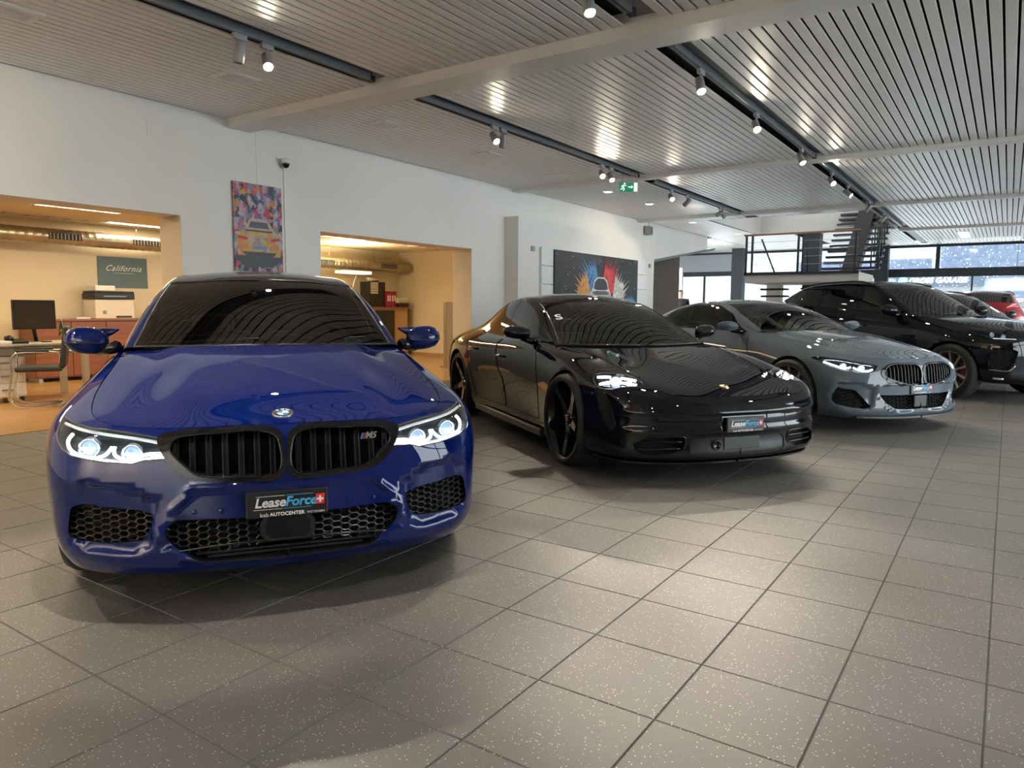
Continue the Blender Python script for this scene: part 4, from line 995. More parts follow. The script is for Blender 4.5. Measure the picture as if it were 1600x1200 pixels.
class Front:
    """helpers for building lamps, intakes and badges on the front of a car"""
    def __init__(s, root, car, cut): s.root, s.car, s.cut, s.B = root, car, cut, car.belt
    def mir(s, A, g): return A if g > 0 else mirror_arr(*A)
    def off(s, uv, d): return s.B.pos(uv[:, 0], uv[:, 1])-s.B.nrm(uv[:, 0], uv[:, 1])*d
    def on(s, pts, d, g=1, m=6): return s.off(s.B.locate(smooth_curve(np.array(pts, float), m), 0, 2.4), d)*np.array([1, g, 1])
    def X_at(s, yz): return s.B.pos(*s.car.on_yz(np.abs(yz)).T)[:, 0]
    def intake(s, nm, name, depth, a, h, wire=.0045, sgn=(1, -1), bars=None, edge=None):
        for g in sgn:
            q = mesh_n(name, *s.mir(s.cut.part(nm, (depth, 0, 0)), g), M_gap, s.root)
            mesh_n('intake_well', *s.mir(s.cut.rim(nm, (depth, 0, 0)), g), M_blk_trim, q)
            yz = s.B.pos(*s.cut.L[nm].T)[:, 1:]; lo, hi = yz.min(0), yz.max(0)
            if a:
                mb = hexmesh(MB(), lambda m: inpoly(m, yz), lo[0], hi[0], lo[1], hi[1], lambda m: s.X_at(m)+.02, a, h, wire); mb.v = [(x, y*g, z) for x, y, z in mb.v]
                mb.build('honeycomb_mesh', M_blk_mesh, q)['kind'] = 'stuff'
            for z in (bars or []):
                ys = np.linspace(lo[0], hi[0], 60); ins = inpoly(np.stack([ys, np.full(60, z)], 1), yz)
                if ins.sum() > 4:
                    y0, y1 = ys[ins].min(), ys[ins].max(); yy = np.linspace(y0, y1, 8); xx = s.X_at(np.stack([yy, np.full(8, z)], 1))+.012
                    MB().tube([(x, y*g, z) for x, y in zip(xx, yy)], .008, 6).build('intake_bar', M_blk_gloss, q)
            if edge: MB().tube(s.off(s.cut.L[nm], -.001)*np.array([1, g, 1]), edge[0], 6, True).build('intake_edge', edge[1], q)
    def kidney(s, nin, nout, n, y0, dy, raise_=.010, zr=(.42, .80)):
        kin = s.cut.L[nin]; kyz = s.B.pos(kin[:, 0], kin[:, 1])[:, 1:]
        for g in (1, -1):
            q = mesh_n('grille', *s.mir(s.cut.part(nout, -raise_), g), M_blk_gloss, s.root)
            mesh_n('grille_frame_side', *s.mir(join_arr([s.cut.rim(nout, -raise_), s.cut.rim(nin, -raise_)]), g), M_blk_gloss, q)
            mesh_n('grille_back', *s.mir(s.cut.part(nin, (.075, 0, 0)), g), M_gap, q)
            mesh_n('grille_well', *s.mir(s.cut.rim(nin, (.075, 0, 0)), g), M_blk_trim, q)
            MB().tube(s.off(kin, -raise_-.001)*np.array([1, g, 1]), .0032, 6, True).build('grille_edge', mat('dark_chrome', (.16, .16, .17), .15, 1.), q)
            for k in range(n):
                y = y0+k*dy; zs = np.linspace(zr[0], zr[1], 90); ins = inpoly(np.stack([np.full(90, y), zs], 1), kyz)
                if ins.sum() < 5: continue
                zz = np.linspace(zs[ins].min(), zs[ins].max(), 7); xx = s.X_at(np.stack([np.full(7, y), zz], 1)); w = dy*.27; pr = []; f = []
                for x_, z_ in zip(xx, zz): pr += [(x_+.03, g*(y-w), z_), (x_+.002, g*(y-w*.3), z_), (x_+.002, g*(y+w*.3), z_), (x_+.03, g*(y+w), z_)]
                for i in range(6): f += [(i*4+j, i*4+j+1, i*4+5+j, i*4+4+j) for j in range(3)]
                MB().add(pr, f).build('grille_bar', M_blk_bar, q)
    def lamp(s, nm, g, depth=.055, house=None):
        h = mesh_n('headlight', *s.mir(s.cut.part(nm, .001), g), M_glass_clear, s.root)
        mesh_n('lamp_housing', *s.mir(join_arr([s.cut.part(nm, depth), s.cut.rim(nm, depth)]), g), house or M_lamp_dk, h)
        MB().tube(s.off(s.cut.L[nm], .003)*np.array([1, g, 1]), .0035, 5, True).build('lamp_seal', M_blk_trim, h)
        return h
    def lens(s, h, c, r, g, N=(-1, .3, .05), d=.045, glow=1.6):
        P = s.off(s.B.locate(np.array([c], float), 0, 2.4), d)[0]; M = frame(P*np.array([1, g, 1]), np.array(N)*np.array([1, g, 1]))
        MB().lathe([(r*1.25, 0), (r*1.2, .016), (r*.98, .018), (r*.95, .004)], 20, M).build('projector_ring', M_lamp_in, h)
        MB().lathe([(r*.95, .004), (r*.8, .014), (r*.5, .022), (0, .026)], 20, M).build('projector_lens', mat('projector_glow_%d' % int(glow*10), (.3, .5, .75), .05, emit=(.8, .9, 1.), estr=glow), h)
# ================================================================ blue sports saloon (front towards the viewer)
M5_ROWS = [
 # r0 lip under   r1 lip          r2              r3              r4              r5              r6 bonnet edge
 [(.075, 0, .178), (.012, 0, .235), (.000, 0, .39), (.018, 0, .53), (.035, 0, .635), (.055, 0, .705), (.095, 0, .755)],
 [(.090, .27, .178), (.026, .28, .235), (.012, .28, .39), (.030, .28, .53), (.048, .28, .635), (.068, .28, .703), (.108, .28, .752)],
 [(.140, .525, .180), (.090, .53, .240), (.075, .525, .39), (.088, .53, .53), (.108, .53, .63), (.135, .525, .697), (.185, .51, .748)],
 [(.262, .745, .182), (.205, .762, .25), (.195, .755, .40), (.200, .755, .53), (.225, .75, .63), (.270, .735, .71), (.340, .69, .762)],
 [(.480, .860, .186), (.445, .885, .26), (.430, .895, .40), (.430, .90, .53), (.450, .895, .65), (.490, .855, .745), (.560, .755, .797)],
 [(.880, .900, .18), (.870, .93, .26), (.870, .945, .40), (.870, .95, .55), (.870, .94, .69), (.880, .885, .805), (.890, .765, .866)],
 [(1.350, .860, .17), (1.350, .885, .26), (1.350, .905, .40), (1.350, .915, .55), (1.350, .91, .72), (1.350, .865, .87), (1.350, .75, .955)],
 [(1.800, .850, .17), (1.800, .875, .26), (1.800, .900, .40), (1.800, .915, .55), (1.800, .915, .72), (1.800, .880, .88), (1.800, .795, .985)],
 [(2.600, .850, .17), (2.600, .875, .26), (2.600, .900, .40), (2.600, .920, .55), (2.600, .925, .72), (2.600, .890, .89), (2.600, .810, 1.0)],
 [(3.300, .860, .17), (3.300, .885, .26), (3.300, .910, .40), (3.300, .930, .55), (3.300, .935, .72), (3.300, .900, .90), (3.300, .810, 1.015)],
 [(3.852, .890, .18), (3.852, .92, .26), (3.852, .945, .40), (3.852, .95, .55), (3.852, .945, .72), (3.852, .900, .91), (3.852, .800, 1.03)],
 [(4.450, .800, .22), (4.450, .84, .30), (4.460, .870, .42), (4.470, .875, .56), (4.470, .865, .72), (4.460, .820, .91), (4.450, .720, 1.045)],
 [(4.780, .600, .25), (4.800, .64, .32), (4.830, .680, .44), (4.840, .690, .57), (4.840, .680, .72), (4.820, .640, .92), (4.800, .560, 1.055)],
 [(4.880, .300, .26), (4.910, .32, .33), (4.945, .350, .45), (4.955, .360, .58), (4.950, .350, .72), (4.930, .330, .92), (4.910, .300, 1.062)],
 [(4.890, 0, .26), (4.920, 0, .33), (4.955, 0, .45), (4.966, 0, .58), (4.962, 0, .72), (4.945, 0, .92), (4.925, 0, 1.065)]]
# centre x,z, rail x,y,z, belt x
M5_GH = [(1.34, 1.005, 1.50, .735, .995, 1.50), (1.60, 1.150, 1.75, .687, 1.135, 1.75), (1.86, 1.290, 2.00, .637, 1.265, 2.0), (2.10, 1.390, 2.22, .592, 1.355, 2.22),
 (2.45, 1.457, 2.55, .575, 1.415, 2.55), (2.95, 1.470, 3.0, .57, 1.425, 3.0), (3.42, 1.420, 3.4, .565, 1.385, 3.4), (3.85, 1.285, 3.8, .565, 1.265, 3.78), (4.28, 1.105, 4.2, .60, 1.10, 4.15)]
M5_HOODC = [(.30, .812), (.65, .885), (1.0, .948), (1.30, .992)]
def make_m5():
    root = empty('sports_saloon', (1.8146, 2.2955, 0), .9543)
    tag(root, 'metallic blue sports saloon with lit headlights, nearest car in the showroom', 'car')
    paint = mat('metallic_blue_paint', (.0008, .008, .088), .5, .0, coat=1., coat_rough=.006, spec=0.)
    CP = np.array([(.0, .520), (.35, .518), (.425, .435), (.470, .344), (.457, .305), (.375, .262), (.2, .252), (0, .25), (-.2, .252), (-.375, .262), (-.457, .305), (-.470, .344), (-.425, .435), (-.35, .518)])
    SR = np.array([(.452, .484), (.55, .545), (.733, .566), (.795, .52), (.80, .310), (.70, .262), (.545, .268), (.490, .300), (.472, .413)])
    def disp(p, n):
        q = np.stack([np.abs(p[:, 1]), p[:, 2]], 1); d = np.zeros(len(p)); k = p[:, 0] < .75
        if k.any():
            a = sdist(q[k], CP); b = sdist(q[k], SR)
            d[k] = .020*sstep((a-.004)/.014)-.010*np.exp(-((a+.004)/.011)**2)+.026*sstep(b/.035)
        return -n*d[:, None]
    def dome(x, y):
        yc = .385+.15*(x-.15)/1.15; a = sstep((yc-np.abs(y))/.07+.5); return .014*a*sstep((x-.12)/.35)-.004*np.exp(-((np.abs(y)-yc-.05)/.04)**2)*sstep((x-.2)/.3)
    car = Car(M5_ROWS, M5_GH, M5_HOODC, 3, 1.50, disp, dome); B = car.belt
    loc = lambda pts: B.locate(np.asarray(pts, float), 0, 2.2)
    hl = [(.535, .850, .757), (.40, .785, .752), (.30, .705, .742), (.20, .57, .731), (.13, .457, .716), (.100, .445, .684), (.083, .437, .640), (.094, .478, .637), (.105, .512, .636), (.120, .555, .622), (.16, .655, .628), (.20, .715, .634), (.26, .785, .642), (.33, .826, .660), (.40, .848, .690), (.47, .852, .728)]
    ko = [(.128, .458, .718), (.125, .430, .734), (.113, .341, .744), (.093, .202, .748), (.084, .060, .744), (.066, .016, .722), (.041, .006, .665), (.026, .006, .58), (.021, .030, .548), (.021, .115, .542), (.030, .242, .550), (.046, .344, .567), (.070, .415, .616), (.10, .455, .68)]
    ki = [(.09, .417, .685), (.098, .398, .708), (.097, .359, .718), (.078, .202, .726), (.07, .073, .723), (.056, .034, .705), (.04, .021, .661), (.028, .022, .592), (.023, .042, .566), (.023, .114, .560), (.032, .242, .568), (.046, .330, .584), (.064, .376, .625)]
    li = [(.013, 0, .236), (.013, .18, .240), (.028, .307, .243), (.03, .357, .266), (.042, .43, .308), (.049, .452, .335), (.047, .445, .38), (.041, .41, .410), (.012, .26, .408), (.003, .12, .405), (.003, 0, .405)]
    si = [(.067, .492, .435), (.10, .56, .450), (.155, .69, .457), (.195, .755, .463), (.235, .79, .448), (.25, .797, .34), (.212, .762, .318), (.12, .63, .316), (.075, .53, .328), (.068, .503, .375)]
    cl = lambda p, m=5: loc(smooth_curve(np.array(p), m, True))
    kin, kout = cl(ki), cl(ko)
    front = [('kidney_in', kin), ('kidney', kout), ('headlight', loc(dense(hl, .02))), ('lower_intake', loc(dense(rounded(li, .02, 3), .02))), ('side_intake', loc(dense(rounded(si, .02, 3), .02)))]
    # keep the ones on the centre line exactly there
    lw = front[3][1]; lw[np.abs(B.raw(lw[:, 0], lw[:, 1])[:, 1]) < .004, 0] = 0.
    spec = dict(front=front, wf=(.87, .385), wr=(3.852, .385), wz=.352, wy=.79, ww=.25, floor=(.22, 4.75), bay_z=.50,
        doors=[('door1', [(1.42, .30), (1.42, .60), (1.50, .80), (1.56, .985), (2.58, 1.01), (2.60, .60), (2.60, .30)]), ('door2', [(2.61, .30), (2.61, .60), (2.59, 1.01), (3.50, 1.03), (3.48, .80), (3.33, .60), (3.28, .30)])],
        handle={'door1': (2.30, .80), 'door2': (3.15, .83)}, header=(2.10, 2.22), pillar=1.05,
        windows=[('w1', [(1.72, .07), (2.60, .06), (2.60, .86), (2.36, .86), (2.1, .80)]), ('w2', [(2.68, .06), (3.45, .06), (3.72, .45), (3.52, .84), (2.68, .86)])],
        trim=[(1.62, .02), (3.5, .02), (3.85, .42), (3.55, .97), (2.3, .97), (2.0, .92)], rear_glass=(3.45, 4.2, 1.12), roof_glass=(2.14, 3.40, 1.06),
        rim_mat=mat('dark_rim', (.02, .02, .022), .25, .6, coat=.6), wheel=dict(spokes=10, cal=mat('gold_caliper', (.30, .2, .05), .35)), ws_mat=M_glass_car)
    cut, cg, S_ = build_body(root, car, paint, spec)
    sg = (1, -1); mir = lambda A, s: A if s > 0 else mirror_arr(*A)
    mp = lambda P, s: [(p[0], p[1]*s, p[2]) for p in P]
    off = lambda uv, d: B.pos(uv[:, 0], uv[:, 1])-B.nrm(uv[:, 0], uv[:, 1])*d
    X_at = lambda yz: B.pos(*car.on_yz(np.abs(yz)*np.array([1, 1])).T)[:, 0]
    for s in sg:
        # kidney grille: frame, dark back, paired upright bars
        g = mesh_n('grille', *mir(cut.part('kidney', -.010), s), M_blk_gloss, root)
        mesh_n('grille_frame_side', *mir(join_arr([cut.rim('kidney', -.010), cut.rim('kidney_in', -.010)]), s), M_blk_gloss, g)
        mesh_n('grille_back', *mir(cut.part('kidney_in', (.075, 0, 0)), s), M_gap, g)
        mesh_n('grille_well', *mir(cut.rim('kidney_in', (.075, 0, 0)), s), M_blk_trim, g)
        rimline = off(kin, -.0115); MB().tube(rimline*np.array([1, s, 1]), .0035, 6, True).build('grille_edge', M_blk_gloss, g)
        kyz = B.pos(kin[:, 0], kin[:, 1])[:, 1:]
        for k in range(7):
            y = .048+k*.0585
            zs = np.linspace(.55, .74, 60); ins = inpoly(np.stack([np.full(60, y), zs], 1), kyz)
            if ins.sum() < 6: continue
            z0, z1 = zs[ins].min()-.004, zs[ins].max()+.004; zz = np.linspace(z0, z1, 6)
            xx = X_at(np.stack([np.full(6, y), zz], 1)); mb = MB()
            for dy in (-.0085, .0085):
                for a, (x_, z_) in enumerate(zip(xx, zz)):
                    pass
                pr = []
                for x_, z_ in zip(xx, zz): pr += [(x_+.006, s*(y+dy-.0028), z_), (x_-.001+.004, s*(y+dy), z_), (x_+.006, s*(y+dy+.0028), z_), (x_+.045, s*(y+dy+.0028), z_), (x_+.045, s*(y+dy-.0028), z_)]
                f = []
                for i in range(5): f += [(i*5+j, i*5+(j+1) % 5, i*5+5+(j+1) % 5, i*5+5+j) for j in range(5)]
                mb.add(pr, f)
            pr = []
            for x_, z_ in zip(xx, zz): pr += [(x_+.016, s*(y-.008), z_), (x_+.016, s*(y+.008), z_)]
            mb.add(pr, [(i*2, i*2+1, i*2+3, i*2+2) for i in range(5)])
            mb.build('grille_bar', M_blk_bar, g)
        # headlight: clear lens over a recessed housing with glowing guides
        h = mesh_n('headlight', *mir(cut.part('headlight', .001), s), M_glass_clear, root)
        mesh_n('lamp_housing', *mir(join_arr([cut.part('headlight', .060), cut.rim('headlight', .060)]), s), M_lamp_dk, h)
        hb = off(cut.L['headlight'], .003); MB().tube(hb*np.array([1, s, 1]), .004, 5, True).build('lamp_seal', M_blk_trim, h)
        def on(pts, d):
            uv = loc(smooth_curve(np.array(pts), 6)); return off(uv, d)*np.array([1, s, 1])
        brow = [(.50, .845, .742), (.38, .772, .734), (.28, .68, .724), (.19, .56, .714), (.125, .458, .702)]
        MB().tube(on(brow, .018), .0065, 6).build('lamp_brow', mat('lamp_brow_light', (.8, .85, .9), .2, emit=(.95, .93, .85), estr=.22), h)
        u1 = [(.37, .795, .717), (.35, .815, .695), (.31, .805, .664), (.25, .765, .650), (.19, .70, .646), (.165, .665, .668), (.16, .650, .712)]
        u2 = [(.155, .640, .712), (.15, .632, .665), (.135, .598, .643), (.12, .555, .637), (.112, .530, .655), (.10, .487, .664), (.09, .447, .664)]
        base = [(.30, .805, .655), (.23, .755, .642), (.16, .65, .636), (.122, .565, .630), (.106, .512, .644), (.09, .447, .648)]
        for c, d, r in ((u1, .020, .0065), (u2, .020, .0065)): MB().tube(on(c, d), r, 7).build('light_guide', M_drl, h)
        MB().tube(on(base, .026), .0048, 7).build('light_guide', M_drl, h)
        for c, r in (((.27, .735, .688), .034), ((.135, .575, .681), .032)):
            uv = loc([c]); P = off(uv, .050)[0]; N = np.array([-1., .25, .05]); M = frame(P*np.array([1, s, 1]), N*np.array([1, s, 1]))
            MB().lathe([(r*1.25, 0), (r*1.2, .018), (r*.98, .020), (r*.95, .004)], 20, M).build('projector_ring', M_lamp_in, h)
            MB().lathe([(r*.95, .004), (r*.8, .016), (r*.5, .026), (0, .030)], 20, M).build('projector_lens', mat('projector_glow', (.25, .45, .75), .05, emit=(.55, .75, 1.), estr=.35), h)
            MB().box(-r*.8, r*.8, -.004, .004, .026, .031, M).box(-r*.45, r*.45, -r*.55, -r*.45, .024, .029, M).build('lamp_bar', M_drl_soft, h)
        # side intake
        q = mesh_n('side_intake', *mir(cut.part('side_intake', (.055, 0, 0)), s), M_gap, root)
        mesh_n('intake_well', *mir(cut.rim('side_intake', (.055, 0, 0)), s), M_blk_trim, q)
        yz = B.pos(*cut.L['side_intake'].T)[:, 1:]
        mb = hexmesh(MB(), lambda m, yz=yz: inpoly(m, yz), .47, .82, .30, .48, lambda m: X_at(m)+.020, .021, .024); mb.v = [(a, b*s, c) for a, b, c in mb.v]
        o = mb.build('honeycomb_mesh', M_blk_mesh, q); o['kind'] = 'stuff'
        for (y, z) in ((.245, .437), (.345, .437)):
            uv = car.on_yz([(y, z)]); P = B.pos(*uv.T)[0]; N = B.nrm(*uv.T)[0]; MB().lathe([(.011, 0), (.011, .002), (.009, .003), (0, .003)], 14, frame(P*np.array([1, s, 1]), N*np.array([1, s, 1]))).build('parking_sensor', paint, root)
        mirror_pod(root, s, (1.62, s*.80, .995), (1.74, s*.965, 1.022), (.085, .115, .080), paint, horn=True)
    # lower intake
    q = mesh_n('lower_intake', *both(cut.part('lower_intake', (.075, 0, 0))), M_gap, root)
    mesh_n('intake_well', *both(cut.rim('lower_intake', (.075, 0, 0))), M_blk_trim, q)
    yz = B.pos(*cut.L['lower_intake'].T)[:, 1:]; yz2 = np.concatenate([yz, (yz*np.array([-1, 1]))[::-1]])
    hexmesh(MB(), lambda m: inpoly(np.abs(m), yz) & ~((np.abs(m[:, 0]) < .105) & (m[:, 1] > .31)) & (m[:, 1] > .262+.10*np.maximum(0, .35-np.abs(m[:, 0]))), -.48, .48, .23, .42, lambda m: X_at(m)+.030, .024, .026).build('honeycomb_mesh', M_blk_mesh, q)['kind'] = 'stuff'
    for z, hw, x in ((.292, .32, .055), (.266, .34, .058), (.25, .30, .06)):
        MB().bbox(x, x+.03, -hw, hw, z-.005, z+.005, .002).build('intake_bar', M_blk_trim, q)
    lipc = [(.050, -.40, .300), (.035, -.28, .312), (.030, -.12, .318), (.030, 0, .318), (.030, .12, .318), (.035, .28, .312), (.050, .40, .300)]
    MB().tube(smooth_curve(np.array(lipc)+np.array([-.005, 0, -.012]), 5), .0035, 6).build('intake_blade', mat('dark_chrome', (.16, .16, .17), .15, 1.), q)
    rd = [(a*.105, .352+b*.052) for a, b in ((-1, .35), (-.8, 1), (.8, 1), (1, .35), (1, -.5), (.75, -1), (-.75, -1), (-1, -.5))]
    MB().prism([(.022, a, b) for a, b in rd], (.03, 0, 0)).build('radar_housing', M_blk_trim, q)
    MB().prism([(.019, a*.8, .352+(b-.352)*.82) for a, b in rd], (.004, 0, 0)).build('radar_cover', M_blk_gloss, q)
    # plate, badge, model lettering
    uv = car.on_yz([(0, .455)]); P = B.pos(*uv.T)[0]; plate(root, (P[0]-.012, 0, .456), (-1, 0, .06))
    H = car.hood; huv = H.locate([(.19, 0, .79)]); P = H.pos(*huv.T)[0]; N = H.nrm(*huv.T)[0]; N = N if N[2] > 0 else -N
    roundel(root, P+N*.003, N, (1, 0, 0), .042)
    e = empty('model_badge', (0, 0, 0), 0, root); e.matrix_local = frame((X_at(np.array([[.30, .69]]))[0]-.006, -.325, .694), (-1, -.12, 0))
    text_obj('lettering', 'M5', .036, mat('badge_silver', (.7, .71, .74), .25, .8), e, Matrix.Translation((.012, 0, 0)), shear=.3, bold=.0012)
    for k, c in enumerate(((.05, .3, .6), (.02, .04, .2), (.6, .02, .03))):
        MB().prism([(-.026+k*.006-.004, -.0125, 0), (-.021+k*.006-.004, -.0125, 0), (-.014+k*.006-.004, .0125, 0), (-.019+k*.006-.004, .0125, 0)], (0, 0, .001)).build('stripe', mat('m_stripe_%d' % k, c, .4), e)
    # towing lug cover, roof fin, wipers, mirror camera housing
    G = car.gh
    cabin(root, 1.62, 1.005, 2.45, head=1.16, seat_z=.36, wheel_side=-1)
    MB().bbox(1.99, 2.09, -.06, .06, 1.27, 1.335, .012).build('camera_housing', M_cabin, root)
    MB().bbox(2.02, 2.05, -.115, .115, 1.22, 1.285, .012).build('interior_mirror', M_blk_gloss, root)
    for a, b in (((1.50, .62, 1.02), (1.40, .06, 1.045)), ((1.46, .05, 1.03), (1.49, -.55, 1.045))):
        MB().tube([a, ((a[0]+b[0])/2, (a[1]+b[1])/2, (a[2]+b[2])/2-.004), b], .006, 6).build('wiper', M_blk_trim, root)
    return root
make_m5()
# ================================================================ black four-door electric coupe
TY_ROWS = [
 [(.110, 0, .150), (.040, 0, .185), (.030, 0, .30), (.000, 0, .42), (.004, 0, .50), (.025, 0, .56), (.075, 0, .610)],
 [(.125, .28, .150), (.055, .29, .185), (.043, .29, .30), (.014, .29, .42), (.018, .29, .50), (.040, .29, .562), (.092, .285, .614)],
 [(.180, .54, .152), (.120, .56, .188), (.105, .565, .30), (.080, .56, .42), (.084, .555, .51), (.112, .55, .58), (.180, .52, .640)],
 [(.300, .76, .156), (.240, .79, .195), (.220, .80, .30), (.210, .79, .42), (.215, .785, .53), (.290, .76, .655), (.420, .575, .715)],
 [(.560, .870, .16), (.520, .90, .20), (.500, .925, .31), (.490, .920, .43), (.500, .905, .56), (.560, .855, .712), (.740, .625, .792)],
 [(1.000, .90, .16), (1.000, .925, .20), (.995, .955, .32), (.990, .965, .46), (.990, .945, .62), (1.000, .875, .795), (1.060, .665, .850)],
 [(1.480, .86, .15), (1.480, .88, .20), (1.480, .905, .32), (1.480, .92, .47), (1.480, .92, .64), (1.480, .87, .835), (1.480, .715, .895)],
 [(2.000, .85, .15), (2.000, .87, .20), (2.000, .875, .32), (2.000, .89, .47), (2.000, .91, .64), (2.000, .885, .835), (2.000, .80, .925)],
 [(2.700, .85, .15), (2.700, .87, .20), (2.700, .875, .32), (2.700, .89, .47), (2.700, .915, .64), (2.700, .895, .84), (2.700, .795, .935)],
 [(3.350, .87, .15), (3.350, .89, .20), (3.350, .905, .32), (3.350, .93, .47), (3.350, .95, .64), (3.350, .93, .84), (3.350, .775, .955)],
 [(3.890, .90, .16), (3.890, .93, .21), (3.890, .965, .33), (3.890, .98, .48), (3.890, .98, .64), (3.890, .94, .84), (3.890, .74, .965)],
 [(4.450, .82, .20), (4.460, .86, .26), (4.470, .90, .38), (4.480, .91, .52), (4.470, .90, .68), (4.450, .85, .84), (4.400, .66, .965)],
 [(4.800, .60, .24), (4.830, .64, .30), (4.860, .68, .42), (4.870, .69, .55), (4.860, .68, .70), (4.830, .63, .85), (4.740, .50, .95)],
 [(4.910, .30, .25), (4.940, .32, .31), (4.970, .34, .43), (4.985, .35, .56), (4.975, .34, .71), (4.930, .32, .86), (4.830, .26, .945)],
 [(4.920, 0, .25), (4.950, 0, .31), (4.985, 0, .43), (4.997, 0, .56), (4.985, 0, .71), (4.945, 0, .86), (4.845, 0, .945)]]
TY_GH = [(1.36, .905, 1.58, .755, .910, 1.58), (1.66, 1.045, 1.84, .690, 1.030, 1.84), (1.96, 1.180, 2.12, .635, 1.160, 2.12), (2.24, 1.285, 2.38, .590, 1.250, 2.38),
 (2.60, 1.362, 2.70, .562, 1.310, 2.70), (3.02, 1.372, 3.05, .550, 1.318, 3.05), (3.50, 1.310, 3.45, .540, 1.258, 3.42), (3.95, 1.185, 3.85, .530, 1.140, 3.80), (4.45, 1.010, 4.30, .540, .995, 4.22)]
TY_HOODC = [(.35, .698), (.75, .785), (1.05, .835), (1.33, .890)]
def make_taycan():
    root = empty('electric_coupe', (5.051, 1.473, 0), .9497)
    tag(root, 'glossy black four-door electric coupe between the blue saloon and the grey coupe', 'car')
    paint = mat('black_car_paint', (.0045, .005, .0075), .5, .0, coat=1., coat_rough=.006, spec=0.)
    def disp(p, n):
        k = np.clip((1.0-p[:, 0])/.35, 0, 1)*np.clip((.86-np.abs(p[:, 1]))/.10, 0, 1)
        z = p[:, 2]; a = sstep((z-.385)/.03)*sstep((.505-z)/.018)
        b = .005*np.exp(-((z-.512)/.018)**2)+.004*np.exp(-((z-.378)/.02)**2)
        # fender haunches either side of the door
        return -n*(k*(.015*a-b))[:, None]
    car = Car(TY_ROWS, TY_GH, TY_HOODC, 3, 1.52, disp); B = car.belt
    loc = lambda p: B.locate(np.asarray(p, float), 0, 2.4)
    hl = [(.655, .840, .745), (.60, .742, .754), (.505, .612, .735), (.43, .590, .716), (.345, .612, .690), (.316, .650, .680), (.33, .745, .665), (.375, .838, .652), (.45, .872, .652), (.525, .884, .660), (.61, .872, .705)]
    tear = [(.535, .888, .655), (.455, .870, .645), (.395, .862, .60), (.350, .860, .55), (.300, .848, .43), (.295, .850, .395), (.325, .868, .377), (.38, .89, .415), (.42, .895, .48), (.465, .898, .545)]
    it = [(.061, .43, .350), (.10, .56, .352), (.143, .683, .350), (.195, .774, .300), (.19, .770, .262), (.150, .70, .222), (.10, .57, .222), (.066, .43, .262)]
    ctr = [(.03, 0, .335), (.045, .36, .335), (.052, .40, .30), (.055, .40, .225), (.045, .34, .205), (.03, 0, .205)]
    uv = lambda p, r=.02: loc(dense(rounded(p, r, 3), .02))
    front = [('headlight', uv(hl, .03)), ('tear', uv(tear, .03)), ('intake', uv(it, .03)), ('centre', uv(ctr, .012))]
    c_ = front[3][1]; c_[np.abs(B.raw(c_[:, 0], c_[:, 1])[:, 1]) < .004, 0] = 0.
    spec = dict(front=front, wf=(.99, .385), wr=(3.89, .395), wz=.36, wy=.825, ww=.28, floor=(.25, 4.75), bay_z=.42,
        doors=[('door1', [(1.60, .27), (1.57, .55), (1.66, .78), (1.80, .915), (2.66, .94), (2.72, .86), (2.60, .62), (2.52, .55), (2.47, .27)]), ('door2', [(2.49, .27), (2.54, .55), (2.62, .62), (2.74, .86), (2.69, .94), (3.40, .955), (3.56, .86), (3.50, .70), (3.42, .50), (3.36, .27)])],
        handle={'door1': (2.44, .752), 'door2': (3.22, .79)}, header=(2.26, 2.40), pillar=1.045,
        windows=[('w1', [(1.85, .05), (2.80, .05), (2.86, .93), (2.50, .92), (2.16, .86)]), ('w2', [(2.86, .05), (3.40, .05), (3.74, .30), (3.62, .62), (3.28, .91), (2.92, .93)])],
        trim=[(1.72, .015), (3.42, .015), (3.84, .28), (3.70, .74), (3.34, .98), (2.46, .98), (2.08, .93)], rear_glass=(3.2, 4.3, 1.12), win_r=.04,
        rim_mat=mat('black_rim', (.006, .006, .007), .4, .0, coat=1., spec=0.), wheel=dict(spokes=5, pair=.0, rim_r=.312, cal=mat('dark_caliper', (.03, .03, .032), .35), spoke_w=.085, hub_mat=mat('hub_bronze', (.25, .10, .05), .4)), roof_mat=paint)
    cut, cg, S_ = build_body(root, car, paint, spec); F = Front(root, car, cut)
    F.intake('intake', 'side_intake', .07, 0, 0, bars=(.31, .262), edge=(.006, M_blk_gloss))
    F.intake('tear', 'air_curtain', .05, 0, 0, edge=(.004, M_blk_gloss))
    q = mesh_n('lower_panel', *both(cut.part('centre', .006)), M_blk_trim, root); mesh_n('panel_edge', *both(cut.rim('centre', .006)), M_blk_trim, q)
    MB().lathe([(.034, -.002), (.034, .004), (.026, .006), (.024, -.006), (0, -.004)], 20, frame((.030, .20, .285), (-1, .05, 0))).build('camera_eye', M_blk_gloss, q)
    MB().bbox(.028, .05, -.16, .14, .245, .335, .004).build('radar_cover', mat('radar_grey', (.035, .037, .04), .35), q)
    # carbon splitter along the lower lip
    for g in (1, -1):
        lp = B.pos(np.linspace(0, 1.15, 30), np.full(30, .02))*np.array([1, g, 1]); v = []
        for p in lp: v += [p+np.array([-.02, g*.012, .0]), p+np.array([.10, -g*.03, .004]), p+np.array([.10, -g*.03, -.018]), p+np.array([-.02, g*.012, -.012])]
        MB().add(v, [(i*4+j, i*4+(j+1) % 4, i*4+4+(j+1) % 4, i*4+4+j) for i in range(29) for j in range(4)]).build('splitter', M_blk_gloss, root)
        h = F.lamp('headlight', g, .05, M_blk_gloss)
        Q = lambda s, t: tuple((1-t)*((1-s)*np.array([.640, .838, .740])+s*np.array([.445, .600, .716]))+t*((1-s)*np.array([.505, .878, .664])+s*np.array([.335, .655, .684])))
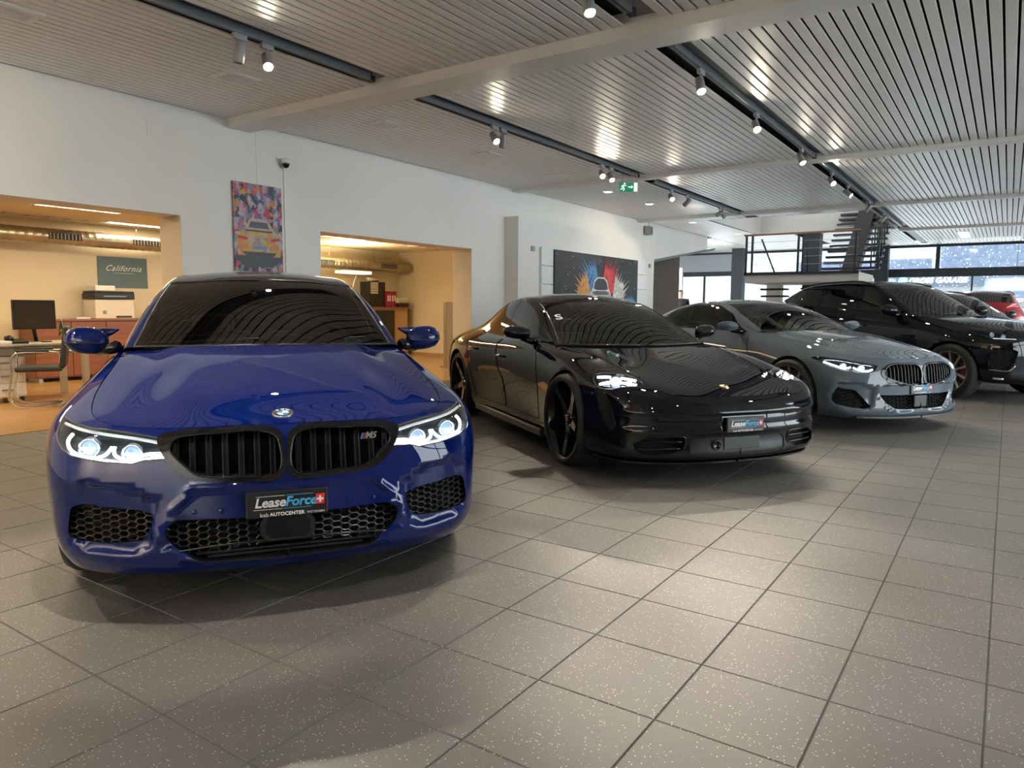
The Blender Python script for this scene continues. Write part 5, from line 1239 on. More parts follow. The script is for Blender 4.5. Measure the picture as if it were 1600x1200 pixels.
        for s0, s1, t in ((.03, .36, .16), (.60, .97, .16), (.03, .36, .80), (.50, .97, .84)):
            MB().tube(F.on([Q(s0, t), Q((s0+s1)/2, t), Q(s1, t)], .016, g, 4), .0095, 7).build('light_guide', M_drl, h)
        F.lens(h, Q(.46, .45), .036, g, (-1, .45, .1), .034, 4.0)
        F.lens(h, Q(.80, .50), .020, g, (-1, .45, .1), .034, .6)
        mirror_pod(root, g, (1.86, g*.80, .93), (1.90, g*.985, 1.005), (.085, .115, .062), paint)
        # side skirt blade
        MB().bbox(1.50, 3.35, g*.90-.02, g*.90+.02, .135, .20, .012).build('side_skirt', M_blk_trim, root)
    plate(root, (B.pos(*car.on_yz([(0, .435)]).T)[0][0]-.028, 0, .432), (-1, 0, .03))
    H = car.hood; huv = H.locate([(.235, 0, .67)]); P = H.pos(*huv.T)[0]; N = H.nrm(*huv.T)[0]; N = N if N[2] > 0 else -N
    e = empty('crest_badge', (0, 0, 0), 0, root); e.matrix_local = frame(P+N*.003, N, (1, 0, 0))
    sh = [(-.026, .033), (0, .037), (.026, .033), (.027, .0), (.018, -.026), (0, -.04), (-.018, -.026), (-.027, .0)]
    MB().prism([(a, b, 0) for a, b in sh], (0, 0, .003)).build('shield', mat('badge_gold', (.65, .38, .12), .3, .9), e)
    for (x0, x1, y0, y1, c) in ((-.021, -.002, .004, .026, 'r'), (.002, .021, -.022, -.002, 'r'), (.002, .021, .004, .026, 'k'), (-.021, -.002, -.022, -.002, 'k')):
        MB().box(x0, x1, y0, y1, .003, .0038).build('shield_field', mat('crest_red', (.45, .02, .02), .4) if c == 'r' else M_blk_gloss, e)
    G = car.gh; guv = car.gh_uv([(2.00, 1.17)]); P = G.pos(*guv.T)[0]; N = G.nrm(*guv.T)[0]; N = N if N[2] > 0 else -N
    text_obj('window_sticker', 'S', .15, mat('sticker_white', (.8, .85, .82), .5), root, frame(P+N*.004, N, (.5, 0, .8)), bold=.003)
    cabin(root, 1.72, .90, 2.50, head=1.10, seat_z=.28, wheel_side=-1, m=mat('seat_black', (.015, .015, .016), .5))
    for a, b in (((1.60, .60, .935), (1.48, .02, .955)), ((1.52, -.02, .945), (1.60, -.60, .955))):
        MB().tube([a, tuple((np.array(a)+np.array(b))/2), b], .006, 6).build('wiper', M_blk_trim, root)
make_taycan()
# ================================================================ grey-blue two-door coupe
M8_ROWS = [
 [(.060, 0, .150), (.000, 0, .190), (.005, 0, .33), (.010, 0, .46), (.022, 0, .58), (.042, 0, .675), (.090, 0, .740)],
 [(.080, .28, .150), (.020, .29, .190), (.020, .29, .33), (.022, .29, .46), (.034, .29, .58), (.055, .29, .675), (.108, .285, .742)],
 [(.150, .53, .152), (.095, .55, .195), (.090, .55, .33), (.088, .55, .46), (.098, .55, .58), (.128, .54, .67), (.205, .51, .745)],
 [(.270, .745, .156), (.215, .765, .20), (.205, .77, .33), (.200, .77, .46), (.220, .765, .58), (.270, .745, .685), (.380, .66, .768)],
 [(.490, .850, .16), (.450, .875, .21), (.435, .895, .33), (.430, .90, .46), (.450, .895, .60), (.500, .850, .730), (.610, .705, .815)],
 [(.880, .90, .16), (.870, .925, .21), (.865, .945, .34), (.865, .95, .48), (.870, .94, .63), (.880, .885, .785), (.930, .735, .875)],
 [(1.350, .86, .15), (1.350, .88, .21), (1.350, .905, .34), (1.350, .915, .48), (1.350, .915, .65), (1.350, .875, .835), (1.350, .750, .945)],
 [(1.800, .85, .15), (1.800, .87, .21), (1.800, .89, .34), (1.800, .91, .48), (1.800, .92, .65), (1.800, .885, .84), (1.800, .795, .965)],
 [(2.600, .85, .15), (2.600, .87, .21), (2.600, .89, .34), (2.600, .91, .48), (2.600, .925, .65), (2.600, .895, .85), (2.600, .80, .97)],
 [(3.150, .87, .15), (3.150, .89, .21), (3.150, .91, .34), (3.150, .935, .48), (3.150, .95, .65), (3.150, .925, .83), (3.150, .79, .98)],
 [(3.685, .90, .16), (3.685, .93, .22), (3.685, .955, .35), (3.685, .965, .50), (3.685, .965, .66), (3.685, .925, .84), (3.685, .76, .99)],
 [(4.300, .80, .20), (4.310, .84, .26), (4.320, .87, .38), (4.330, .88, .52), (4.320, .87, .68), (4.300, .83, .85), (4.260, .68, .975)],
 [(4.650, .60, .24), (4.680, .64, .30), (4.700, .67, .42), (4.710, .68, .55), (4.700, .67, .70), (4.680, .63, .87), (4.620, .52, .975)],
 [(4.770, .30, .25), (4.800, .32, .31), (4.825, .34, .43), (4.835, .35, .56), (4.825, .34, .71), (4.800, .32, .88), (4.730, .28, .975)],
 [(4.780, 0, .25), (4.810, 0, .31), (4.840, 0, .43), (4.851, 0, .56), (4.840, 0, .71), (4.815, 0, .88), (4.745, 0, .975)]]
M8_GH = [(1.36, .975, 1.54, .745, .970, 1.54), (1.64, 1.090, 1.80, .695, 1.085, 1.80), (1.92, 1.205, 2.06, .640, 1.190, 2.06), (2.16, 1.285, 2.28, .595, 1.260, 2.28),
 (2.48, 1.340, 2.58, .568, 1.300, 2.58), (2.85, 1.346, 2.88, .552, 1.300, 2.88), (3.30, 1.30, 3.25, .545, 1.255, 3.22), (3.72, 1.20, 3.62, .54, 1.165, 3.58), (4.20, 1.04, 4.05, .56, 1.03, 4.0)]
M8_HOODC = [(.35, .810), (.70, .880), (1.02, .930), (1.33, .968)]
def make_m8():
    root = empty('grand_coupe', (8.27, .655, 0), math.radians(57.5))
    tag(root, 'slate grey two-door coupe with black kidney grille beside the black electric coupe', 'car')
    paint = mat('slate_grey_paint', (.095, .120, .148), .5, .0, coat=1., coat_rough=.008, spec=0.)
    RG = np.array([(0, .500), (.40, .498), (.535, .475), (.53, .405), (.46, .313), (.40, .243), (.35, .220), (.06, .20), (0, .2)]); RG = np.concatenate([RG, (RG*np.array([-1, 1]))[::-1]])
    SI = np.array([(.56, .47), (.70, .53), (.86, .52), (.885, .40), (.87, .29), (.76, .235), (.60, .235), (.55, .30)])
    def disp(p, n):
        q = np.stack([np.abs(p[:, 1]), p[:, 2]], 1); d = np.zeros(len(p)); k = p[:, 0] < .7
        if k.any(): a = sdist(q[k], RG); b = sdist(q[k], SI); d[k] = .018*sstep((a-.004)/.012)-.006*np.exp(-(a/.012)**2)+.028*sstep(b/.04)
        return -n*d[:, None]
    dome = lambda x, y: .012*sstep((.40+.1*x-np.abs(y))/.08+.5)*sstep((x-.15)/.35)
    car = Car(M8_ROWS, M8_GH, M8_HOODC, 3, 1.50, disp, dome); B = car.belt
    loc = lambda p: B.locate(np.asarray(p, float), 0, 2.4); uv = lambda p, r=.02: loc(dense(rounded(p, r, 3), .02)); cl = lambda p: loc(smooth_curve(np.array(p), 5, True))
    hl = [(.625, .885, .735), (.56, .852, .748), (.41, .766, .742), (.25, .660, .714), (.115, .505, .676), (.108, .548, .634), (.122, .597, .604), (.19, .721, .605), (.275, .798, .622), (.39, .856, .657), (.51, .882, .700)]
    ko = [(.09, .498, .597), (.09, .455, .662), (.083, .378, .693), (.054, .175, .698), (.042, .055, .686), (.032, .018, .650), (.014, .014, .52), (.010, .030, .478), (.012, .10, .474), (.021, .262, .486), (.05, .40, .528)]
    ki = [(.085, .470, .598), (.085, .438, .650), (.08, .372, .679), (.052, .175, .684), (.04, .063, .674), (.03, .034, .645), (.014, .030, .525), (.012, .042, .492), (.012, .10, .488), (.021, .258, .500), (.048, .385, .540)]
    si = [(.30, .845, .452), (.215, .785, .444), (.17, .730, .436), (.132, .652, .357), (.095, .580, .275), (.116, .64, .253), (.188, .755, .263), (.31, .846, .293), (.345, .863, .322), (.338, .862, .386)]
    li = [(0, 0, .245), (.0, .20, .242), (.02, .34, .25), (.05, .435, .310), (.077, .500, .388), (.05, .42, .386), (.02, .20, .386), (.02, 0, .386)]
    front = [('kidney_in', cl(ki)), ('kidney', cl(ko)), ('headlight', uv(hl, .015)), ('side_intake', uv(si, .02)), ('lower_intake', uv(li, .015))]
    w_ = front[4][1]; w_[np.abs(B.raw(w_[:, 0], w_[:, 1])[:, 1]) < .004, 0] = 0.
    spec = dict(front=front, wf=(.865, .385), wr=(3.685, .39), wz=.352, wy=.82, ww=.28, floor=(.22, 4.6), bay_z=.45,
        doors=[('door1', [(1.45, .28), (1.45, .58), (1.55, .80), (1.62, .955), (2.85, .98), (2.88, .75), (2.80, .28)])], handle={'door1': (2.55, .80)},
        header=(2.18, 2.30), pillar=1.05, windows=[('w1', [(1.82, .06), (2.82, .05), (2.90, .86), (2.44, .86), (2.15, .80)]), ('w2', [(2.90, .05), (3.35, .05), (3.55, .25), (3.30, .74), (2.97, .86)])],
        trim=[(1.66, .015), (3.38, .015), (3.66, .24), (3.36, .86), (2.95, .95), (2.40, .95), (2.06, .88)], rear_glass=(3.1, 4.1, 1.12),
        rim_mat=mat('machined_rim', (.30, .28, .26), .25, .9), wheel=dict(spokes=10, rim_r=.295, cal=mat('blue_caliper', (.02, .06, .25), .35)), win_mat=glass_mat('car_glass_green', (.25, .30, .28), 1., 0, 1.55))
    cut, cg, S_ = build_body(root, car, paint, spec); F = Front(root, car, cut)
    F.kidney('kidney_in', 'kidney', 10, .055, .043); F.intake('side_intake', 'side_intake', .06, .034, .034)
    q = mesh_n('lower_intake', *both(cut.part('lower_intake', (.07, 0, 0))), M_gap, root); mesh_n('intake_well', *both(cut.rim('lower_intake', (.07, 0, 0))), M_blk_trim, q)
    yz = B.pos(*cut.L['lower_intake'].T)[:, 1:]
    hexmesh(MB(), lambda m: inpoly(np.abs(m), yz) & (np.abs(m[:, 0]) > .09), -.5, .5, .23, .40, lambda m: F.X_at(m)+.025, .030, .032).build('honeycomb_mesh', M_blk_mesh, q)['kind'] = 'stuff'
    MB().bbox(.02, .06, -.09, .09, .255, .375, .01).build('radar_cover', M_blk_trim, q)
    for g in (1, -1):
        h = F.lamp('headlight', g, .05)
        for c in ([(.47, .862, .712), (.40, .842, .690), (.33, .812, .665), (.27, .775, .650), (.24, .735, .668)], [(.22, .72, .67), (.20, .705, .650), (.17, .665, .632), (.14, .61, .628), (.125, .565, .645)]):
            MB().tube(F.on(c, .018, g), .0085, 7).build('light_guide', M_drl, h)
        F.lens(h, (.31, .765, .690), .026, g, (-1, .45, .05), .04, .6); F.lens(h, (.19, .645, .672), .028, g, (-1, .35, .05), .04, .6)
        MB().tube(F.on([(.52, .868, .73), (.40, .775, .732), (.25, .665, .705), (.13, .52, .672)], .02, g), .006, 6).build('lamp_brow', M_lamp_in, h)
        mirror_pod(root, g, (1.72, g*.80, .965), (1.78, g*.975, 1.025), (.085, .115, .060), paint)
        lp = B.pos(np.linspace(0, .72, 24), np.full(24, .02))*np.array([1, g, 1]); v = []
        for p in lp: v += [p+np.array([-.035, g*.01, .012]), p+np.array([.10, -g*.03, .012]), p+np.array([.10, -g*.03, -.012]), p+np.array([-.035, g*.01, -.006])]
        MB().add(v, [(i*4+j, i*4+(j+1) % 4, i*4+4+(j+1) % 4, i*4+4+j) for i in range(23) for j in range(4)]).build('splitter', mat('carbon_grey', (.05, .05, .052), .3, coat=.5), root)
    plate(root, (B.pos(*car.on_yz([(0, .445)]).T)[0][0]-.012, 0, .450), (-1, 0, .05))
    H = car.hood; huv = H.locate([(.125, 0, .75)]); P = H.pos(*huv.T)[0]; N = H.nrm(*huv.T)[0]; N = N if N[2] > 0 else -N
    roundel(root, P+N*.003, N, (1, 0, 0), .041)
    cabin(root, 1.70, .965, 2.45, head=1.12, seat_z=.30, wheel_side=-1, m=mat('seat_black', (.015, .015, .016), .5))
    MB().tube([(1.50, .62, .99), (1.46, .30, 1.0), (1.42, .02, 1.01)], .006, 6).build('wiper', M_blk_trim, root)
    MB().tube([(1.44, .0, .995), (1.46, -.30, 1.005), (1.50, -.6, 1.01)], .006, 6).build('wiper', M_blk_trim, root)
make_m8()
# ================================================================ black performance SUV
FP_ROWS = [
 [(.120, 0, .25), (.050, 0, .30), (.020, 0, .44), (.000, 0, .60), (.010, 0, .75), (.040, 0, .87), (.110, 0, .945)],
 [(.135, .30, .25), (.065, .31, .30), (.035, .31, .44), (.015, .31, .60), (.025, .31, .75), (.055, .31, .875), (.130, .30, .95)],
 [(.200, .56, .25), (.140, .58, .305), (.110, .58, .44), (.090, .58, .60), (.100, .58, .75), (.140, .57, .88), (.220, .53, .955)],
 [(.340, .77, .26), (.280, .79, .32), (.250, .80, .45), (.240, .80, .60), (.250, .80, .76), (.290, .78, .89), (.380, .69, .965)],
 [(.560, .87, .27), (.520, .89, .33), (.500, .905, .46), (.490, .91, .61), (.500, .90, .78), (.540, .86, .92), (.620, .74, .99)],
 [(.880, .91, .27), (.870, .94, .34), (.870, .96, .47), (.870, .965, .63), (.870, .955, .80), (.880, .90, .95), (.920, .77, 1.055)],
 [(1.350, .87, .25), (1.350, .89, .33), (1.350, .92, .47), (1.350, .935, .63), (1.350, .935, .82), (1.350, .90, .99), (1.350, .775, 1.12)],
 [(1.850, .86, .25), (1.850, .88, .33), (1.850, .91, .47), (1.850, .93, .63), (1.850, .935, .82), (1.850, .91, 1.0), (1.850, .81, 1.16)],
 [(2.600, .86, .25), (2.600, .88, .33), (2.600, .91, .47), (2.600, .93, .63), (2.600, .94, .82), (2.600, .92, 1.02), (2.600, .81, 1.20)],
 [(3.200, .87, .25), (3.200, .89, .33), (3.200, .92, .47), (3.200, .945, .63), (3.200, .955, .82), (3.200, .935, 1.03), (3.200, .80, 1.24)],
 [(3.744, .91, .27), (3.744, .94, .35), (3.744, .965, .49), (3.744, .97, .65), (3.744, .97, .84), (3.744, .935, 1.04), (3.744, .78, 1.28)],
 [(4.300, .82, .30), (4.310, .85, .37), (4.320, .88, .50), (4.330, .89, .66), (4.320, .88, .85), (4.300, .85, 1.05), (4.260, .72, 1.30)],
 [(4.560, .60, .33), (4.580, .64, .40), (4.600, .67, .52), (4.610, .68, .67), (4.600, .67, .86), (4.580, .64, 1.06), (4.520, .55, 1.31)],
 [(4.680, .30, .34), (4.700, .32, .41), (4.720, .34, .53), (4.730, .35, .68), (4.720, .34, .87), (4.690, .32, 1.07), (4.620, .28, 1.24)],
 [(4.690, 0, .34), (4.710, 0, .41), (4.735, 0, .53), (4.747, 0, .68), (4.735, 0, .87), (4.705, 0, 1.07), (4.635, 0, 1.24)]]
FP_GH = [(1.42, 1.135, 1.60, .755, 1.135, 1.60), (1.72, 1.31, 1.88, .715, 1.295, 1.88), (2.00, 1.475, 2.14, .67, 1.45, 2.14), (2.24, 1.595, 2.36, .635, 1.565, 2.36),
 (2.60, 1.68, 2.68, .615, 1.635, 2.68), (3.05, 1.70, 3.08, .605, 1.66, 3.08), (3.55, 1.695, 3.52, .60, 1.65, 3.50), (4.05, 1.65, 4.00, .59, 1.595, 3.95), (4.62, 1.42, 4.52, .58, 1.39, 4.3)]
FP_HOODC = [(.36, 1.03), (.72, 1.08), (1.05, 1.115), (1.40, 1.14)]
def make_suv(name, pos, rz, label, paint, detail=True, rim=None, cal=None):
    root = empty(name, pos, rz); tag(root, label, 'car')
    car = Car(FP_ROWS, FP_GH, FP_HOODC, 3, 1.56); B = car.belt
    loc = lambda p: B.locate(np.asarray(p, float), 0, 2.4); uv = lambda p, r=.02: loc(dense(rounded(p, r, 3), .025))
    hl = [(.60, .865, .955), (.50, .80, .965), (.36, .745, .945), (.24, .715, .900), (.15, .62, .868), (.15, .64, .842), (.25, .765, .842), (.345, .838, .846), (.49, .870, .905)]
    it = [(.335, .850, .738), (.22, .775, .728), (.148, .685, .712), (.125, .640, .690), (.140, .665, .556), (.178, .711, .445), (.25, .79, .44), (.33, .848, .440), (.350, .866, .59)]
    gr = [(.0, 0, .84), (.02, .30, .84), (.075, .50, .81), (.075, .50, .68), (.03, .36, .56), (.01, 0, .54)]
    front = [('headlight', uv(hl)), ('intake', uv(it)), ('grille', uv(gr, .03))]
    w_ = front[2][1]; w_[np.abs(B.raw(w_[:, 0], w_[:, 1])[:, 1]) < .004, 0] = 0.
    spec = dict(front=front, wf=(.87, .42), wr=(3.744, .42), wz=.385, wy=.835, ww=.27, floor=(.3, 4.5), bay_z=.8, lip_mat=M_blk_trim,
        doors=[('door1', [(1.42, .40), (1.42, .70), (1.52, .95), (1.66, 1.13), (2.60, 1.195), (2.62, .80), (2.60, .40)]), ('door2', [(2.63, .40), (2.64, .80), (2.62, 1.195), (3.45, 1.25), (3.42, .95), (3.30, .75), (3.24, .40)])], handle={'door1': (2.32, .98), 'door2': (3.12, 1.02)},
        header=(2.26, 2.38), pillar=1.05, windows=[('w1', [(1.92, .06), (2.58, .05), (2.60, .88), (2.50, .88), (2.22, .80)]), ('w2', [(2.68, .05), (3.42, .05), (3.42, .88), (2.68, .88)]), ('w3', [(3.50, .05), (3.75, .06), (4.15, .55), (4.0, .82), (3.50, .88)])],
        trim=[(1.74, .015), (3.80, .015), (4.30, .55), (4.05, .92), (2.46, .95), (2.12, .88)], rear_glass=(4.05, 4.55, 1.10),
        rim_mat=rim or mat('silver_rim', (.50, .48, .46), .28, .85), wheel=dict(spokes=10, rim_r=.285, cal=cal or M_redcal), win_mat=M_glass_dark)
    cut, cg, S_ = build_body(root, car, paint, spec); F = Front(root, car, cut)
    F.intake('intake', 'side_intake', .06, .030, .026)
    q = mesh_n('grille', *both(cut.part('grille', (.05, 0, 0))), M_gap, root); mesh_n('grille_well', *both(cut.rim('grille', (.05, 0, 0))), M_blk_gloss, q)
    yz = B.pos(*cut.L['grille'].T)[:, 1:]
    hexmesh(MB(), lambda m: inpoly(np.abs(m), yz), -.52, .52, .54, .85, lambda m: F.X_at(m)+.02, .030, .026).build('honeycomb_mesh', M_blk_mesh, q)['kind'] = 'stuff'
    for g in (1, -1):
        h = F.lamp('headlight', g, .05)
        MB().tube(F.on([(.345, .832, .858), (.25, .762, .853), (.155, .645, .853)], .012, g), .006, 6).build('light_guide', mat('lamp_strip_faint_glow', (.6, .62, .65), .2, emit=(.9, .95, 1), estr=.5), h)  # lamp is off; a faint glow stands in for its highlights
        F.lens(h, (.40, .79, .905), .030, g, (-1, .5, .1), .035, .1); F.lens(h, (.28, .735, .885), .028, g, (-1, .4, .1), .035, .1)
        MB().tube(F.on([(.34, .852, .80), (.25, .79, .778), (.14, .66, .745)], -.003, g), .008, 6).build('bumper_blade', M_blk_gloss, root)
        MB().tube(F.on([(.35, .86, .44), (.25, .79, .432), (.175, .71, .438), (.14, .665, .50)], -.004, g), .009, 6).build('intake_trim', M_chrome, root)
        MB().tube(F.on([(.32, .815, .33), (.23, .742, .325)], -.004, g, 4), .014, 6).build('fog_reflector', mat('reflector_silver', (.6, .6, .6), .2, .5), root)
        rp = np.array([(2.45, .615, 1.615), (2.60, .612, 1.655), (3.2, .60, 1.682), (3.8, .595, 1.650), (4.1, .585, 1.595)]); MB().tube(smooth_curve(rp*np.array([1, g, 1]), 5), .016, 8).build('roof_rail', M_blk_trim, root)
        mirror_pod(root, g, (1.80, g*.82, 1.15), (1.84, g*1.0, 1.22), (.095, .12, .085), paint)
        MB().bbox(1.44, 1.66, g*.938-.006, g*.938+.006, .835, .865, .003).build('fender_vent', M_blk_gloss, root)
        # cladding strip along the sill
        MB().bbox(1.34, 3.26, g*.905-.02, g*.905+.02, .27, .36, .015).build('side_sill', M_blk_trim, root)
    cabin(root, 1.78, 1.12, 2.45, head=1.38, seat_z=.58, wheel_side=-1, m=mat('seat_black', (.015, .015, .016), .5))
    MB().tube([(1.58, .62, 1.16), (1.52, .30, 1.17), (1.48, .02, 1.18)], .006, 6).build('wiper', M_blk_trim, root)
    return root
BLACKP = mat('black_car_paint', (.0045, .005, .0075), .5, .0, coat=1., coat_rough=.006, spec=0.)
make_suv('performance_suv', (12.05, -.60, 0), math.radians(56), 'black performance SUV with silver wheel and red brake caliper behind the grey coupe', BLACKP)
_c = make_suv('compact_suv', (15.25, -.95, 0), math.radians(56), 'dark SUV half hidden behind the black performance SUV', mat('charcoal_paint', (.02, .022, .025), .3, .3, coat=1.))
_c.scale = (.94, .94, .94)
make_suv('red_hatchback', (24.3, 1.15, 0), math.radians(189), 'red SUV seen from its rear at the far window', mat('red_paint', (.38, .012, .018), .3, .2, coat=1.))
make_suv('white_suv', (33.2, -2.4, -.05), math.radians(140), 'white SUV parked outside in the snow beyond the far window', mat('white_paint', (.75, .76, .78), .3, coat=1.))
# ================================================================ wall pictures and small fittings
def flat_on_wall(name, x0, x1, z0, z1, y, th, m, parent=None): return MB().box(x0, x1, y-th, y, z0, z1).build(name, m, parent)
def splash_mat(name, cols, scale=6., base=(.02, .02, .02), thr=.5, dist=1.5):
    """abstract paint: distorted noise picking from a palette"""
    m = bpy.data.materials.new(name); m.use_nodes = True; nt = m.node_tree; b = nt.nodes['Principled BSDF']; b.inputs['Roughness'].default_value = .45
    tc = nt.nodes.new('ShaderNodeTexCoord'); n = nt.nodes.new('ShaderNodeTexNoise'); n.inputs['Scale'].default_value = scale; n.inputs['Detail'].default_value = 9; n.inputs['Roughness'].default_value = .7; n.inputs['Distortion'].default_value = dist
    r = nt.nodes.new('ShaderNodeValToRGB'); r.color_ramp.interpolation = 'CONSTANT'
    els = r.color_ramp.elements; k = len(cols)
    for i, c in enumerate(cols):
        q = .37+.27*i/k if i else 0.
        el = els[i] if i < 2 else els.new(q)
        if i < 2: el.position = q
        el.color = (*c, 1)
    nt.links.new(tc.outputs['Object'], n.inputs['Vector']); nt.links.new(n.outputs['Fac'], r.inputs[0]); nt.links.new(r.outputs[0], b.inputs['Base Color']); return m
PC = [(.02, .02, .03), (.25, .18, .26), (.45, .36, .44), (.05, .12, .28), (.03, .03, .04), (.42, .04, .10), (.45, .35, .42), (.50, .22, .05), (.10, .25, .32), (.35, .30, .38), (.05, .04, .06), (.5, .06, .12)]
def patch_mat(name, cols):
    """ragged paint patches of a palette"""
    m = bpy.data.materials.new(name); m.use_nodes = True; nt = m.node_tree; b = nt.nodes['Principled BSDF']; b.inputs['Roughness'].default_value = .5
    tc = nt.nodes.new('ShaderNodeTexCoord'); n = nt.nodes.new('ShaderNodeTexNoise'); n.inputs['Scale'].default_value = 14; n.inputs['Detail'].default_value = 8; n.inputs['Roughness'].default_value = .7
    mx = nt.nodes.new('ShaderNodeMixRGB'); mx.blend_type = 'LINEAR_LIGHT'; mx.inputs[0].default_value = .12
    mp = nt.nodes.new('ShaderNodeMapping'); mp.inputs['Scale'].default_value = (22, 1, 15)
    v = nt.nodes.new('ShaderNodeTexVoronoi'); v.inputs['Scale'].default_value = 1.; sp = nt.nodes.new('ShaderNodeSeparateColor'); r = nt.nodes.new('ShaderNodeValToRGB'); r.color_ramp.interpolation = 'CONSTANT'; els = r.color_ramp.elements
    for i, c in enumerate(cols):
        q = i/len(cols); el = els[i] if i < 2 else els.new(q)
        if i < 2: el.position = q
        el.color = (*c, 1)
    L = nt.links.new; L(tc.outputs['Object'], n.inputs['Vector']); L(tc.outputs['Object'], mx.inputs[1]); L(n.outputs['Color'], mx.inputs[2]); L(mx.outputs[0], mp.inputs[0]); L(mp.outputs[0], v.inputs['Vector']); L(v.outputs['Color'], sp.inputs[0]); L(sp.outputs[0], r.inputs[0]); L(r.outputs[0], b.inputs['Base Color'])
    return m
pw = empty('portrait_artwork', (5.78, YW-.012, 2.18)); tag(pw, 'tall colourful splatter painting of a sports car rear hanging from wires', 'picture')
MB().box(-.35, .35, -.02, .0, -.53, .53).build('canvas', patch_mat('splatter_paint', PC), pw)
def fl(nm, pts, col, d, parent, rough=.45): return MB().prism([(x, -.0205-d*.0006, z) for x, z in pts], (0, -.0006, 0)).build(nm, mat('paint_'+nm+'_%d' % d, col, rough), parent)
ell = lambda cx, cz, a, b, n=28, p=2.: [(cx+a*math.copysign(abs(math.cos(t))**(2/p), math.cos(t)), cz+b*math.copysign(abs(math.sin(t))**(2/p), math.sin(t))) for t in np.linspace(0, 2*PI, n, endpoint=False)]
fl('ground_shade', [(-.33, -.30), (.33, -.30), (.33, -.38), (.20, -.47), (-.22, -.47), (-.33, -.38)], (.03, .03, .035), 1, pw)
_cb = fl('car_body', [(-.31, -.34), (-.33, -.20), (-.31, -.08), (-.22, -.02), (-.18, .04), (-.13, .10), (.13, .10), (.18, .04), (.23, -.02), (.31, -.08), (.33, -.20), (.31, -.34)], (.48, .30, .09), 2, pw)
_cb.data.materials[0] = patch_mat('car_patchwork', [(.48, .30, .09), (.52, .34, .10), (.55, .20, .05), (.50, .32, .10), (.42, .36, .28), (.50, .26, .06), (.48, .30, .09), (.20, .22, .26)])
fl('car_roof', [(-.20, -.02), (-.155, .06), (-.11, .115), (.11, .115), (.155, .06), (.20, -.02)], (.42, .36, .30), 3, pw)
fl('rear_window', [(-.15, .0), (-.12, .075), (.12, .075), (.15, .0)], (.06, .06, .10), 4, pw)
fl('spoiler', [(-.19, -.045), (-.20, -.025), (.20, -.025), (.19, -.045)], (.06, .03, .04), 5, pw)
for s in (-1, 1):
    fl('tail_light', [(s*.17, -.12), (s*.30, -.10), (s*.31, -.135), (s*.17, -.155)], (.40, .02, .04), 6, pw); fl('bumper_patch', [(s*.16, -.20), (s*.28, -.19), (s*.28, -.25), (s*.16, -.26)], (.55, .18, .04), 7, pw)
fl('plate_patch', [(-.10, -.215), (.10, -.215), (.10, -.255), (-.10, -.255)], (.10, .22, .42), 8, pw); fl('diffuser_patch', [(-.25, -.29), (.25, -.29), (.20, -.34), (-.20, -.34)], (.03, .02, .03), 9, pw)
for x in (0,): MB().tube([(x, -.005, .53), (x, -.005, 1.2)], .0015, 5).build('hanging_wire', M_steel, pw)
# splash picture on white slat board
bd = empty('slat_wall_board', (14.30, 7.45-.001, 0)); tag(bd, 'white slatted display board behind the splash painting', 'display board')
for k in range(5): MB().bbox(-2.43, 2.43, -.05, 0, .62+k*.355, .62+k*.355+.345, .006).build('slat_panel', M_white, bd)
pc = empty('splash_painting', (14.22, 7.45-.055, 1.82)); tag(pc, 'wide black painting of a white car bursting out of blue, red and orange paint', 'picture')
MB().box(-1.92, 1.92, -.03, 0, -.55, .54).build('canvas', mat('canvas_black', (.018, .018, .02), .5, noise=(9, .3)), pc)
def burst(nm, cx, cz, ang, L, col, seed, d, n=44, spread=.9, wid=.30):
    """paint splash: broad ragged fan with long tongues"""
    r = random.Random(seed); pts = []
    for i in range(n):
        q = i/(n-1)-.5; t = ang+spread*q; env = .50+.50*math.exp(-(q/.30)**2)
        l = L*env*(r.uniform(.80, 1.12) if i % 4 == 1 else r.uniform(.52, .72) if i % 2 else r.uniform(.42, .56))
        pts.append((cx+math.cos(t)*l-wid*2*q*math.sin(ang), cz+math.sin(t)*l+wid*2*q*math.cos(ang)))
    pts += [(cx+(-wid if math.cos(ang) < 0 else -wid*.5), cz-.16), (cx+wid, cz-.16)][::-1] if math.cos(ang) > 9 else [(cx-wid*.9, cz-.14), (cx+wid*.9, cz-.14)]
    pts = [(max(-1.9, min(1.9, a)), max(-.54, min(.53, b))) for a, b in pts]
    return MB().prism([(x, -.031-d*.001, z) for x, z in pts], (0, -.001, 0)).build(nm, splash_mat(nm+'_mat', col, 5, dist=.5), pc)
burst('blue_paint', -.30, -.12, 2.45, .85, [(.05, .20, .42), (.08, .28, .55), (.03, .12, .30)], 1, 1); burst('red_paint', .36, -.12, .88, .82, [(.55, .03, .04), (.65, .06, .06), (.45, .02, .03)], 2, 2)
burst('orange_paint', -.66, -.30, 2.75, .62, [(.60, .25, .05), (.68, .33, .10), (.45, .18, .05)], 3, 3, spread=1.6); burst('white_paint', .84, -.32, .62, .66, [(.6, .58, .55), (.45, .44, .42), (.7, .69, .66)], 4, 4, spread=1.3)
burst('low_blue_paint', 1.55, -.52, 1.4, .30, [(.06, .25, .50), (.08, .32, .60)], 5, 5, spread=2.2)
fl2 = lambda nm, pts, col, d: MB().prism([(x, -.031-d*.001, z) for x, z in pts], (0, -.001, 0)).build(nm, mat('p2_'+nm, col, .45), pc)
CS = lambda pts: [(x*.72+.02, (z+.52)*.95-.42) for x, z in pts]
